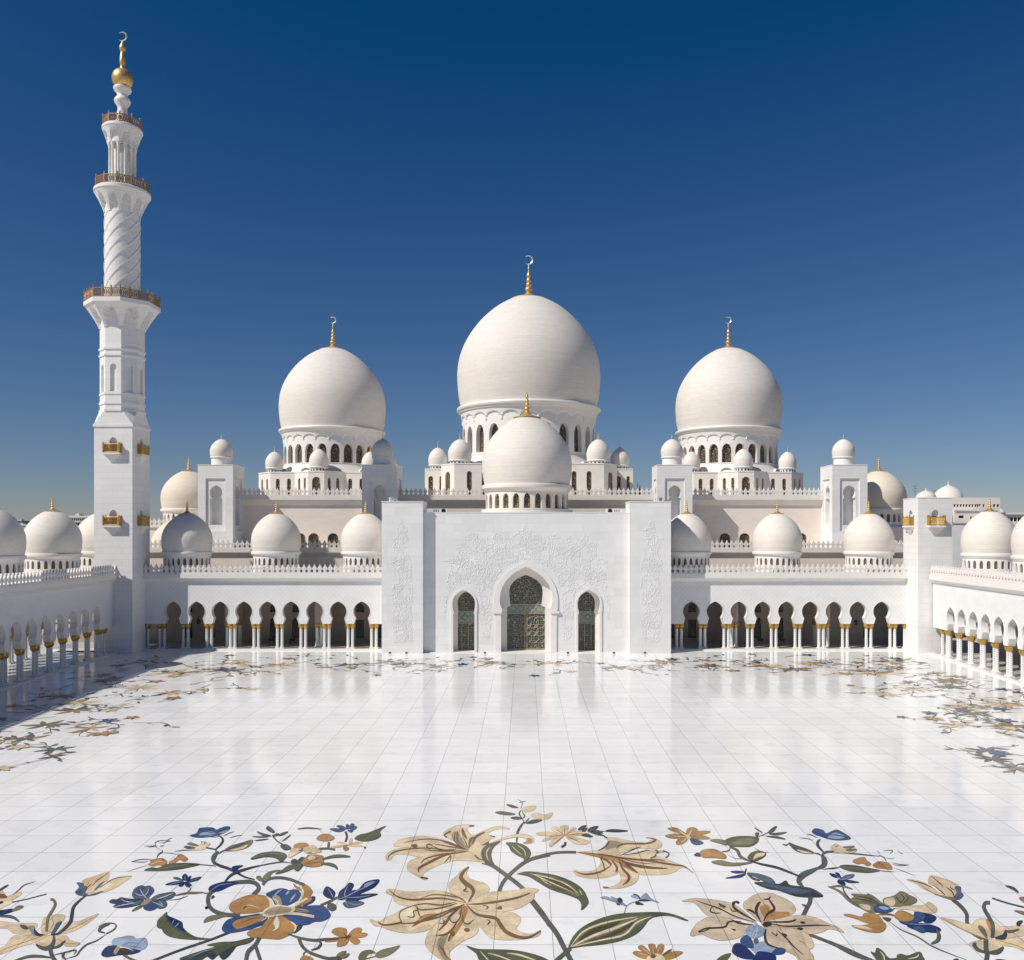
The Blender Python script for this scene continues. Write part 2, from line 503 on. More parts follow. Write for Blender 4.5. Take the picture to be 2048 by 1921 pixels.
def shell(root, z, r, h, mat, n=64, name='dome_shell'):
    p = spline(DPROF, 4)
    mb = MB(); mb.lathe([(max(0,q.x)*r, z+q.y*h/1.583) for q in p], n)
    return mb.build(name, mat, root, 60)
def ring(mb, z, r, rd, rh, n=64):
    mb.lathe([(rd,z-rh),(rd+(r-rd)*.45,z-rh*.9),(r*.982,z-rh*.62),(r*1.0,z-rh*.55),(r*1.008,z-rh*.3),(r*1.0,z-rh*.06),(r*.985,z+.0),(r*.94,z+.03)], n)
def drum(root, rd, z0, z1, nw, hw, wz0, wz1, depth, pmat, mat, rot0=0., front=100, name='drum', spring=.62):
    mb = MB(); w = 2*PI/nw
    hole = rarch(0, hw, wz0, wz0+(wz1-wz0)*spring if spring else wz1-hw, wz1, 8)
    L = rd*w
    for k in range(nw):
        a0 = -PI/2 + rot0 + k*w
        def fn(u, z, d, a0=a0):
            a = a0+u/rd; return ((rd-d)*math.cos(a), (rd-d)*math.sin(a), z)
        # front sheet split so that it follows the round of the drum
        mb.flatpoly([(-L/2,z1),(-L/4,z1),(0,z1),(L/4,z1),(L/2,z1),(L/2,z0),(L/4,z0),(0,z0),(-L/4,z0),(-L/2,z0)], [hole], lambda u,z: fn(u,z,0))
        reveal(mb, hole, fn, 0, depth)
    mb.lathe([(rd-depth-.03, z0),(rd-depth-.03, z1)], nw*2)
    o = mb.build(name, mat, root, 30)
    src = None
    for k in range(nw):
        a = rot0+k*w; a = (a+PI) % (2*PI) - PI
        if abs(a) > R(front): continue
        if src is None:
            src = panes(hole, -(rd-depth)-.0).build('window', pmat, root, 0); src.rotation_euler = (0,0,a)
        else: inst(src, root, (0,0,0), a)
    return o
def dome(label, cx, cy, zb, zr, r, h, rh, rd, nw, hw, wz, depth, mat, rc, fh, cres=0, pmat='stonegrille', group=None, rot0=0., n=64, scallop=None, cat='dome', dmat='trim', base=None):
    t = thing('dome', label, cat, (cx,cy,zb), 0, group)
    z = zr-zb
    shell(t, z, r, h, M[mat], n)
    mb = MB(); ring(mb, z, r, rd if not scallop else r*.955, rh, n); mb.build('ring_moulding', M[dmat], t, 40)
    ztop = z-rh
    if scallop:
        f0, f1 = scallop[0]-zb, scallop[1]-zb           # feet and crests of the scalloped corbel
        nth, nz = nw*14, 26
        rows = []
        for j in range(nz+1):
            zz = f0+(ztop-f0)*j/nz; row = []
            for i in range(nth):
                a = 2*PI*i/nth; q = ((a-rot0+PI/2)/(2*PI/nw)+.5) % 1.0-.5       # -.5 .. .5 inside a bay
                arch = f0+(f1-f0)*math.sqrt(max(0, 1-(q/.5)**2))
                k = min(1, max(0, (zz-arch)/((ztop-f0)/nz*1.0)))
                ro = rd+(r*.955-rd)*max(.45,(zz-f0)/(ztop-f0))
                rr = rd+(ro-rd)*k
                row.append((rr*math.cos(a), rr*math.sin(a), zz))
            rows.append(row)
        s = MB(); s.grid(rows, True); s.build('scalloped_corbel', M[dmat], t, 30)
        ztop = f0
    drum(t, rd, 0, ztop, nw, hw, wz[0]-zb, wz[1]-zb, depth, M[pmat], M[dmat], rot0)
    if base:
        b = MB(); b.lathe([(q[0], q[1]-zb) for q in base], n); b.build('drum_base', M[dmat], t, 30)
    finial(t, z+h*.980, rc*1.12, fh*1.04, cres)
    return t
def small_dome(label, cx, cy, zb, zr, r, h, group, fh=1.0, open_=True, mat='smalldome'):
    t = thing('small_dome', label, 'dome', (cx,cy,zb), 0, group)
    z = zr-zb
    shell(t, z, r, h, M[mat], 40)
    mb = MB(); mb.lathe([(r*.90,z-.3),(r*.985,z-.22),(r*1.0,z-.1),(r*.945,z+.02)], 40)
    mb.build('ring_moulding', M['trim'], t, 40)
    d = MB(); d.lathe([(r*.88,0),(r*.88,z-.28)], 40)
    dd = d.build('drum', M['trim'], t, 40)
    if open_:
        hh = z-.3; q = r*.885; w_ = .075*r
        o = MB(); o.face([(-w_,-q,hh*.28),(w_,-q,hh*.28),(w_,-q,hh*.85),(-w_,-q,hh*.85)])
        oo = o.build('drum_opening', M['dark'], dd, 0)
        for k in range(1,16): inst(oo, dd, (0,0,0), 2*PI*k/16)
    finial(t, z+h*.985, r*.22, fh)
    return t

# ------------------------------------------------------------------ arcades round the courtyard
def arcade(label, loc, rz, x0, x1, arches, pitch, depth, back, merlon_rows, group, cols_extra=(), roof_x=None, piers=(), wins=(), name='arcade', inner_rows=()):
    t = thing(name, label, 'arcade', loc, rz, group)
    ks = [keyhole(a, 1.39, 6.38, 8.02, 1.02, 5.3, 1.31, 4.285) for a in arches]
    mb = MB()
    holed(mb, flat, x0, x1, 4.285, 11.95, ks, (), .95, True)
    mb.build('front_wall', M['arcade'], t, 25)
    for a in arches[:1]:
        pass
    # raised rim round each arch
    k0 = keyhole(0, 1.39, 6.38, 8.02, 1.02, 5.3, 1.31, 4.285)
    k1 = keyhole(0, 1.48, 6.38, 8.14, 1.10, 5.26, 1.36, 4.285)
    rim = MB()
    for i in range(len(k0)-1):
        rim.face([(k0[i][0],-.05,k0[i][1]),(k1[i][0],-.05,k1[i][1]),(k1[i+1][0],-.05,k1[i+1][1]),(k0[i+1][0],-.05,k0[i+1][1])])
        rim.face([(k1[i][0],-.05,k1[i][1]),(k1[i+1][0],-.05,k1[i+1][1]),(k1[i+1][0],.0,k1[i+1][1]),(k1[i][0],.0,k1[i][1])])
        rim.face([(k0[i][0],-.05,k0[i][1]),(k0[i+1][0],-.05,k0[i+1][1]),(k0[i+1][0],.0,k0[i+1][1]),(k0[i][0],.0,k0[i][1])])
    r0 = rim.build('arch_rim', M['trim'], t, 25); r0.location = (arches[0],0,0)
    for a in arches[1:]: inst(r0, t, (a,0,0))
    # cornice: deep cove and fascia
    c = MB()
    prof = [(-.0,11.30),(-.10,11.36),(-.22,11.55),(-.42,11.78),(-.58,11.86),(-.62,11.86),(-.62,12.60),(.9,12.60),(.9,11.95),(0.0,11.95)]
    c.grid([[(x,y,z) for y,z in prof] for x in (x0,x1)])
    for x in (x0,x1): c.face([(x,y,z) for y,z in prof])
    c.build('cornice', M['trim'], t, 25)
    rail = MB(); rail.box(x0,x1,-.55,-.25,12.6,12.72); rail.build('parapet_rail', M['merlon'], t, 0)
    for a in sorted(arches): pass
    xs = [arches[0]-pitch/2] + [a+pitch/2 for a in arches]
    for x in xs:
        for s in (-.38,.38): column(t, x+s, .47)
    for x in cols_extra: column(t, x, .47)
    rx0, rx1 = roof_x or (x0, x1)
    rf = MB(); rf.box(rx0, rx1, .9, depth, 12.0, 12.55); rf.build('roof', M['roof'], t, 0)
    ce = MB(); ce.box(rx0, rx1, .96, depth-.02, 9.3, 9.5); ce.build('ceiling', M['inner_wall_shade'], t, 0)
    pl = MB(); pl.box(rx0, rx1, -.75, .0, -.02, .2); pl.build('plinth', M['trim'], t, 0)
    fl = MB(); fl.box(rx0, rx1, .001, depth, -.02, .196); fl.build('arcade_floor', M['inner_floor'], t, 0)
    if back == 'wall':
        b = MB()
        holes = []
        for wx in wins:
            holes.append([(wx-.72,.9),(wx-.72,4.1),(wx+.72,4.1),(wx+.72,.9)])
            holes.append(rarch(wx,.72,5.4,5.9,7.0))
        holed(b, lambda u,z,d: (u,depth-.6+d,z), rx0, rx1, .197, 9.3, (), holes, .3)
        b.build('back_wall', M['inner_wall_shade'], t, 0)
        p = None; l = None
        for wx in wins:
            if p is None:
                p = panes([(-.72,.9),(-.72,4.1),(.72,4.1),(.72,.9)]).build('window', M['darkgrille'], t, 0); p.location=(wx,depth-.32,0)
                l = panes(rarch(0,.72,5.4,5.9,7.0)).build('lunette', M['darkgrille'], t, 0); l.location=(wx,depth-.32,0)
            else:
                inst(p, t, (wx,depth-.32,0)); inst(l, t, (wx,depth-.32,0))
    else:
        b = MB()
        kb = [keyhole(a, 1.39, 6.38, 8.02, 1.02, 5.3, 1.31, 4.285) for a in arches]
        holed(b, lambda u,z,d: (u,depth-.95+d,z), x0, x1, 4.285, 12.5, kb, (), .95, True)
        b.build('rear_wall', M['inner_wall_shade'], t, 25)  # shade-darkened colour here too, so the arches look dark inside
        for x in xs:
            for s in (-.38,.38): column(t, x+s, depth-.47)
    pm = None
    for (px_, py_) in piers:
        if pm is None:
            q = MB()
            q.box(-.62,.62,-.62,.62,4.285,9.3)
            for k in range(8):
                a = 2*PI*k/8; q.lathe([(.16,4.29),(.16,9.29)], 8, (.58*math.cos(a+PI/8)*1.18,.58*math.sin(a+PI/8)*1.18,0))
            pm = q.build('pier', M['inner_wall_shade'], t, 30); pm.location=(px_,py_,0)
        else: inst(pm, t, (px_,py_,0))
        for sx in (-.36,.36):
            for sy in (-.36,.36): column(t, px_+sx, py_+sy)
    n = 0
    for (a,b_,rzz,lim) in merlon_rows:
        n += merlon_run(t, a, b_, 12.7, rzz, limit=max(0,min(lim,100-n)))
    return t

YF = 144.3
KF = YF/FPX
left_arch = [gx(345.8,YF)+i*(gx(723.3,YF)-gx(345.8,YF))/8 for i in range(9)]
right_arch = [gx(1382.7,YF)+i*(gx(1763.4,YF)-gx(1382.7,YF))/8 for i in range(9)]
PIT = left_arch[1]-left_arch[0]
db = [gx(p,147.8) for p in (374.4,552.5,730.9)]
de = [gx(p,147.8) for p in (1373.7,1554.4,1737.4)]
def winx(bs): return [b+s for b in bs for s in (-1.95,1.95)]
pl = [(x, y) for x in (gx(463.5,147.8), gx(641.7,147.8)) for y in (2.6, 6.6)]
pr = [(x, y) for x in (gx(1464,147.8), gx(1646,147.8)) for y in (2.6, 6.6)]
arcade('white arcade of nine keyhole arches left of the central portal, partly in minaret shadow', (0,YF,0), 0, -62.9, -22.8, left_arch, PIT, 9.6, 'wall',
       [((-62.8,-.4),(-22.9,-.4),0,100)], 'courtyard arcades', [left_arch[0]-PIT/2-.38-1.95], (-78.5,-22.8), pl, winx(db), inner_rows=())
arcade('sunlit white arcade of nine keyhole arches right of the central portal', (0,YF,0), 0, 23.3, 63.5, right_arch, PIT, 9.6, 'wall',
       [((23.4,-.4),(63.4,-.4),0,100)], 'courtyard arcades', [right_arch[8]+PIT/2+.38+1.65], (23.3, 70), pr, winx(de))
# side wings. local x runs along the wing, local -y faces the courtyard
WL = 68.0
tl = math.atan2(-66.9+65.4, 140-109.2)
tr = math.atan2(65.9-63.1, 139.2-110)
wl_arch = [5.0+3.8*i for i in range(16)]
# left wing: local x runs away from the camera, front faces +X
arcade('shaded white arcade wing along the left courtyard side, sunlit floor behind its columns', (-66.0,140.6,0), PI/2+math.atan(.046), -WL, 0, [-6.6-3.83*i for i in range(15,-1,-1)], 3.83, 10.2, 'open',
       [((-.2,-.4),(-WL,-.4),0,78),((-.2,10.4),(-WL,10.4),0,22)], 'courtyard arcades', [-2.6])
arcade('brightly sunlit white arcade wing along the right side of the courtyard', (65.1,139.6,0), -PI/2-math.atan(.055), 0, WL, [6.6+3.77*i for i in range(16)], 3.77, 9.6, 'wall',
       [((.2,-.4),(WL,-.4),0,78),((.2,9.4),(WL,9.4),0,22)], 'courtyard arcades', [2.6], wins=[10+7.54*i for i in range(8)])

# arcade domes
AD = dict(zb=12.56, zr=16.2, r=4.07, h=6.42, rh=.75, rd=3.74, nw=24, hw=.25, wz=(13.95,15.15), depth=.2, mat='dome', rc=1.0, fh=2.35, group='domes on the courtyard arcades', n=56)
names_l = ['arcade dome in full shade beside the minaret, left of the portal', 'sunlit arcade dome midway between minaret and portal', 'arcade dome half hidden by the left pylon of the portal']
names_r = ['arcade dome crossed by the diagonal shadow of the right portal pylon', 'sunlit arcade dome in the middle of the right facade arcade', 'sunlit arcade dome on the facade arcade nearest the flat-topped right tower']
for x, l in zip(db, names_l): dome('white '+l, x, 147.8, **AD)
for x, l in zip(de, names_r): dome('white '+l, x, 147.8, **AD)
wing_l = ['white dome mostly hidden behind the foot of the tall minaret', 'whole white dome on the left wing with its gold spire against the sky', 'white dome on the left wing cut off by the left edge of the photo']
for i, l in enumerate(wing_l):
    dome(l, -71.5, 147.5-15.1*i, **AD)
wing_r = ['white dome on the right wing just right of the flat-topped tower', 'white dome on the right wing cut off by the right edge of the photo']
for i, l in enumerate(wing_r):
    dome(l, 70.2-.6*i, 132.2-14.9*i, **dict(AD, r=3.95))

# ------------------------------------------------------------------ minarets
def hl(mb, rfn, z0, z1, nth, nz, rot=0.):
    rows = []
    for j in range(nz+1):
        z = z0+(z1-z0)*j/nz
        rows.append([(rfn(2*PI*i/nth, j/nz)*math.cos(2*PI*i/nth+rot), rfn(2*PI*i/nth, j/nz)*math.sin(2*PI*i/nth+rot), z) for i in range(nth)])
    mb.grid(rows, True)
def octf(a): return math.cos(PI/8)/math.cos((a % (PI/4))-PI/8)      # corners at multiples of 45 degrees
def corbel(name, root, mat, r0, r1, z0, z1, bays, octo, rot):
    mb = MB(); nth = bays*16
    def rf(a, t):
        q = (a/(2*PI/bays)) % 1.0 - .5
        flare = r0*1.03+(r1-r0*1.03)*(t**1.2)
        arch = .84*math.sqrt(max(0, 1-(q/.34)**2)) if abs(q) < .34 else 0
        k = min(1, max(0, (t-arch)/.05)) if abs(q) < .34 else 1
        r = r0*1.0+(flare-r0*1.0)*k
        return r*(octf(a) if octo else 1)
    hl(mb, rf, z0, z1, nth, 26, rot)
    return mb.build(name, mat, root, 28)
def railing(root, r, z, h, n, rot, octo=True, posts=2):
    pn = MB(); L = 2*r*math.sin(PI/n) if octo else 2*r*math.sin(PI/n)
    y = -r*math.cos(PI/n)
    pn.box(-L/2,L/2,y-.06,y+.06,h-.12,h); pn.box(-L/2,L/2,y-.05,y+.05,.04,.14)
    m = max(4, int(L/.32))
    for i in range(m):
        xa = -L/2+L*(i+.5)/m; w = L/m*.46
        for s in (-1,1):
            pn.tube([(xa-w*s,y,.14),(xa,y,h*.5),(xa+w*s,y,h-.12)], .045, 4)
        rg = [(xa+w*.7*math.cos(2*PI*k/8), y, h*.5+h*.24*math.sin(2*PI*k/8)) for k in range(9)]
        pn.tube(rg, .04, 4)
    po = MB()
    for i in range(posts):
        xa = -L/2+L*i/posts
        po.box(xa-.09,xa+.09,y-.09,y+.09,0,h+.14); po.lathe([(.05,h+.14),(.14,h+.24),(.13,h+.34),(.0,h+.44)], 8, (xa,y,0))
    src = None
    for k in range(n):
        a = rot+2*PI*k/n
        if src is None:
            src = pn.build('railing', M['bronze'], root, 30); src.location=(0,0,z); src.rotation_euler=(0,0,a)
            ps = po.build('railing_posts', M['bronze'], src, 30)
        else:
            q = inst(src, root, (0,0,z), a); inst(ps, q)
def wall_balcony(root, w, z, face_rz, half):
    # small bracketed balcony with a gilt railing in front of an arched opening; local -y is outwards
    o = bpy.data.objects.new('balcony', None); 
    mb = MB()
    d = .78
    mb.box(-w/2,w/2,-d,0,-.28,0); mb.box(-w/2+.1,w/2-.1,-d+.12,0,-.42,-.28)
    mb.add([(-w/2+.15,-d+.2,-.42),(w/2-.15,-d+.2,-.42),(w/2-.15,0,-.42),(-w/2+.15,0,-.42),(-.25,-.05,-1.45),(.25,-.05,-1.45),(.25,0,-1.45),(-.25,0,-1.45)],
           [(0,1,5,4),(1,2,6,5),(0,4,7,3),(4,5,6,7)])
    b = mb.build('balcony', M['trim'], root, 0); b.location=(0,0,z); b.rotation_euler=(0,0,face_rz)
    b.data.transform(Matrix.Translation((0,-half,0)))
    r = MB(); h = 1.35
    y = -half-d+.08
    def panel(p0, p1):
        v = Vector(p1)-Vector(p0); L = v.length; v.normalize(); m = max(3,int(L/.4))
        r.tube([p0+(h,), p1+(h,)] if False else [(p0[0],p0[1],h),(p1[0],p1[1],h)], .06, 5)
        r.tube([(p0[0],p0[1],.1),(p1[0],p1[1],.1)], .05, 5)
        for i in range(m):
            c = Vector(p0)+v*(L*(i+.5)/m); w_ = v*(L/m*.5)
            for s in (-1,1):
                r.tube([(c.x-w_.x*s,c.y-w_.y*s,.1),(c.x,c.y,h*.5),(c.x+w_.x*s,c.y+w_.y*s,h)], .05, 4)
                r.tube([(c.x-w_.x*s,c.y-w_.y*s,h*.5),(c.x,c.y,.1)], .04, 4)
                r.tube([(c.x-w_.x*s,c.y-w_.y*s,h*.5),(c.x,c.y,h)], .04, 4)
        for p in (p0,p1):
            r.box(p[0]-.09,p[0]+.09,p[1]-.09,p[1]+.09,0,h+.15); r.lathe([(.06,h+.15),(.13,h+.24),(0,h+.36)],8,(p[0],p[1],0))
    a, e = (-w/2+.1,y), (w/2-.1,y)
    panel(a,e); panel((-w/2+.1,-half-.05),a); panel(e,(w/2-.1,-half-.05))
    rr = r.build('railing', M['capgold'], b, 30)
    dk = panes([(-.42,.05),(-.42,1.5),(.42,1.5),(.42,.05)], -half+.42).build('doorway', M['dark'], b, 0)
    return b
def shaft_square(root, half, z0, z1, wins, name='square_shaft'):
    mb = MB()
    for k, face in enumerate(range(4)):
        a = face*PI/2; c, s = math.cos(a), math.sin(a)
        def fn(u,z,d,c=c,s=s):
            y = -half+d; return (u*c-y*s, u*s+y*c, z)
        holes = [rarch(0,.62,z+.0,z+1.75,z+2.5,8) for z in wins]
        holed(mb, fn, -half, half, z0, z1, (), holes, .45)
        for z in wins: mb.flatpoly(rarch(0,.62,z+.0,z+1.75,z+2.5,8), [], lambda u,zz: fn(u,zz,.45))
    return mb.build(name, M['minaret'], root, 0)

def big_minaret():
    X, Y = -65.85, 143.15
    t = thing('minaret', 'tall white minaret with three bronze-railed balconies and a golden globe on top', 'minaret', (X,Y,0), -.02)
    K = Y/FPX
    Z = lambda y, r=0.0: CAM_H+(HY-y)*(Y-r)/FPX
    h = 3.1
    wb = (gz(906,140), gz(1051.5,140))
    shaft_square(t, h, 0, 36.3, wb)
    for z in wb:
        for k in range(4): wall_balcony(t, 2.75, z, k*PI/2, h)
    mb = MB()                                   # chamfer from square to octagon
    mb.prism([(-h-.14,-h-.14),(h+.14,-h-.14),(h+.14,h+.14),(-h-.14,h+.14)], 36.3, 36.75)
    Ro = 3.36
    zs0, zs1 = 36.75, 39.2
    sq, oc = [], []
    for i in range(8):
        a = 2*PI*i/8+PI/8
        oc.append((Ro*math.cos(a), Ro*math.sin(a), zs1))
        c = max(abs(math.cos(a)),abs(math.sin(a)))
        p = (math.cos(a)/c*h, math.sin(a)/c*h)
        sq.append((math.copysign(h,math.cos(a)) , math.copysign(h,math.sin(a)), zs0))
    mb.grid([sq,oc], True)
    mb.build('sloped_shoulder', M['minaret'], t, 0)
    # octagonal stage with arched blind niches
    ob = MB(); z0, z1 = 39.2, Z(653.7,3.1)
    fl = Ro*math.cos(PI/8); L = 2*Ro*math.sin(PI/8)
    nz0, nz1 = Z(783,3.1), Z(727,3.1)
    for k in range(8):
        a = k*PI/4; c, s = math.cos(a), math.sin(a)
        def fn(u,z,d,c=c,s=s):
            y = -fl+d; return (u*c-y*s, u*s+y*c, z)
        ho = rarch(0,.52,nz0,nz1-.6,nz1)
        holed(ob, fn, -L/2, L/2, z0, z1, (), [ho], .35)
        ob.flatpoly(ho, [], lambda u,z: fn(u,z,.35))
    ob.build('octagonal_stage', M['minaret'], t, 0)
    for za, zb_, e in ((Z(822,3.1),Z(818,3.1),.16),(Z(808,3.1),Z(803,3.1),.14),(Z(788.5,3.1),Z(785,3.1),.12),(Z(711,3.1),Z(707,3.1),.18),(Z(698,3.1),Z(694,3.1),.18)):
        bd = MB(); bd.prism([((Ro+e)*math.cos(PI/8+i*PI/4),(Ro+e)*math.sin(PI/8+i*PI/4)) for i in range(8)], za, zb_)
        bd.build('string_course', M['minaret'], t, 0)
    # first gallery
    corbel('corbelled_gallery', t, M['minaret'], Ro, 5.65, z1, Z(600.5,5.5), 8, True, PI/8)
    sl_ = MB(); oc8 = lambda r: [(r*math.cos(PI/8+i*PI/4), r*math.sin(PI/8+i*PI/4)) for i in range(8)]
    sl_.prism(oc8(5.75), Z(601,5.5), Z(592.5,5.5)); sl_.build('gallery_slab', M['trim'], t, 0)
    railing(t, 5.62, Z(592.5,5.5), 1.5, 8, 0, True, 3)
    # round shaft with crossing spiral ribs
    rs = 2.68; za, zb_ = Z(592.5,5.5), Z(421,2.6)
    sh = MB(); sh.lathe([(rs,za),(rs,zb_)], 48); sh.build('round_shaft', M['minaret'], t, 40)
    ribs = MB(); H = zb_-za
    for k in range(8):
        a0 = 2*PI*k/8
        def helix(sg, off, w, dep, n=60):
            rows = []
            for i in range(n+1):
                f = i/n; a = a0+off+sg*f*H/rs*.92
                row = []
                for da, rr in ((-w,rs-.01),(-w*.85,rs+dep),(w*.85,rs+dep*.5),(w,rs-.01)):
                    row.append((rr*math.cos(a+da), rr*math.sin(a+da), za+f*H))
                rows.append(row)
            ribs.grid(rows)
        helix(1, 0, .055, .10); helix(-1, 0, .03, .055)
    ribs.build('spiral_ribs', M['minaret'], t, 25)
    # second gallery
    corbel('corbelled_gallery', t, M['minaret'], rs, 4.15, Z(421,2.6), Z(373,4.2), 10, False, 0)
    s2 = MB(); s2.lathe([(4.0,Z(374,4.2)),(4.3,Z(371,4.2)),(4.3,Z(365.5,4.2)),(4.1,Z(363.5,4.2)),(0,Z(363.5,4.2))], 48); s2.build('gallery_slab', M['trim'], t, 30)
    railing(t, 4.05, Z(363.5,4.2), 1.4, 12, 0, True, 1)
    # ring of columns
    co = MB(); co.lathe([(1.45,Z(363.5,4.2)),(1.45,Z(284,2))], 24); co.build('core', M['minaret'], t, 40)
    cm = MB(); ca, cb_ = Z(363.5,4.2), Z(282,2)
    cm.lathe([(.27,ca),(.27,ca+.25),(.2,ca+.4),(.19,cb_-.9),(.23,cb_-.8),(.21,cb_-.7),(.30,cb_-.35),(.33,cb_-.1),(.33,cb_)], 12)
    src = None
    for k in range(12):
        a = 2*PI*k/12+.13; p = (1.92*math.cos(a),1.92*math.sin(a),0)
        if src is None: src = cm.build('column', M['trim'], t, 40); src.location = p
        else: inst(src, t, p)
    # third gallery
    corbel('corbelled_gallery', t, M['minaret'], 2.2, 3.0, Z(283,2), Z(249,3), 8, False, .3)
    s3 = MB(); s3.lathe([(2.2,Z(283.5,2)),(0,Z(283.5,2))],32); s3.lathe([(2.9,Z(250,3)),(3.08,Z(247,3)),(3.08,Z(243,3)),(2.95,Z(241,3)),(0,Z(241,3))], 40); s3.build('gallery_slab', M['trim'], t, 30)
    railing(t, 2.9, Z(241,3), 1.3, 10, 0, True, 1)
    nk = MB(); nk.lathe([(1.1,Z(241,3)-.1),(.85,Z(228)),(.72,Z(220)),(.8,Z(214)),(1.2,Z(207)),(1.28,Z(203)),(1.15,Z(199)),(.8,Z(194)),(.85,Z(189)),(1.3,Z(183)),(1.4,Z(180)),(1.35,Z(177)),(.9,Z(175.5)),(0,Z(175))], 32)
    nk.build('neck', M['trim'], t, 50)
    gb = MB()
    gp = [(.55,Z(176)),(1.0,Z(173.5))]
    zc, rr = Z(159), 1.62
    for i in range(13):
        a = -1.05+2.35*i/12; gp.append((rr*math.cos(a), zc+rr*math.sin(a)*1.05))
    gp += [(.38,Z(137)),(.34,Z(131)),(.42,Z(129)),(.46,Z(122)),(.42,Z(114)),(.27,Z(106)),(.25,Z(104)),(.46,Z(100)),(.5,Z(96.5)),(.42,Z(92)),(.18,Z(87)),(.09,Z(82)),(.05,Z(81))]
    gb.lathe(gp, 32)
    f = gb.build('golden_globe', M['gold'], t, 50)
    cr = MB(); crescent(cr, .78, (0,0,Z(73.5))); cr.build('crescent', M['silver'], f, 50)
    return t
big_minaret()

def stub_minaret():
    X, Y, h = 65.65, 142.75, 2.75
    t = thing('tower', 'square white tower with a flat roof and small gilt balconies at the right courtyard corner', 'tower', (X,Y,0), 0)
    zt = gz(997,140); wb = (gz(1051.5,140),)
    shaft_square(t, h, 0, zt, wb)
    for k in range(4): wall_balcony(t, 2.65, wb[0], k*PI/2, h)
    r = MB(); r.box(-h+.001,h-.001,-h+.001,h-.001,zt-.3,zt-.02); r.build('roof', M['roof'], t, 0)
    b = MB(); b.box(-h-.05,h+.05,-h-.05,-h+.25,zt,zt+.12); b.box(-h-.05,h+.05,h-.25,h+.05,zt,zt+.12); b.box(-h-.05,-h+.25,-h+.25,h-.25,zt,zt+.12); b.box(h-.25,h+.05,-h+.25,h-.25,zt,zt+.12)
    b.build('roof_kerb', M['trim'], t, 0)
    return zt
ZT = stub_minaret()
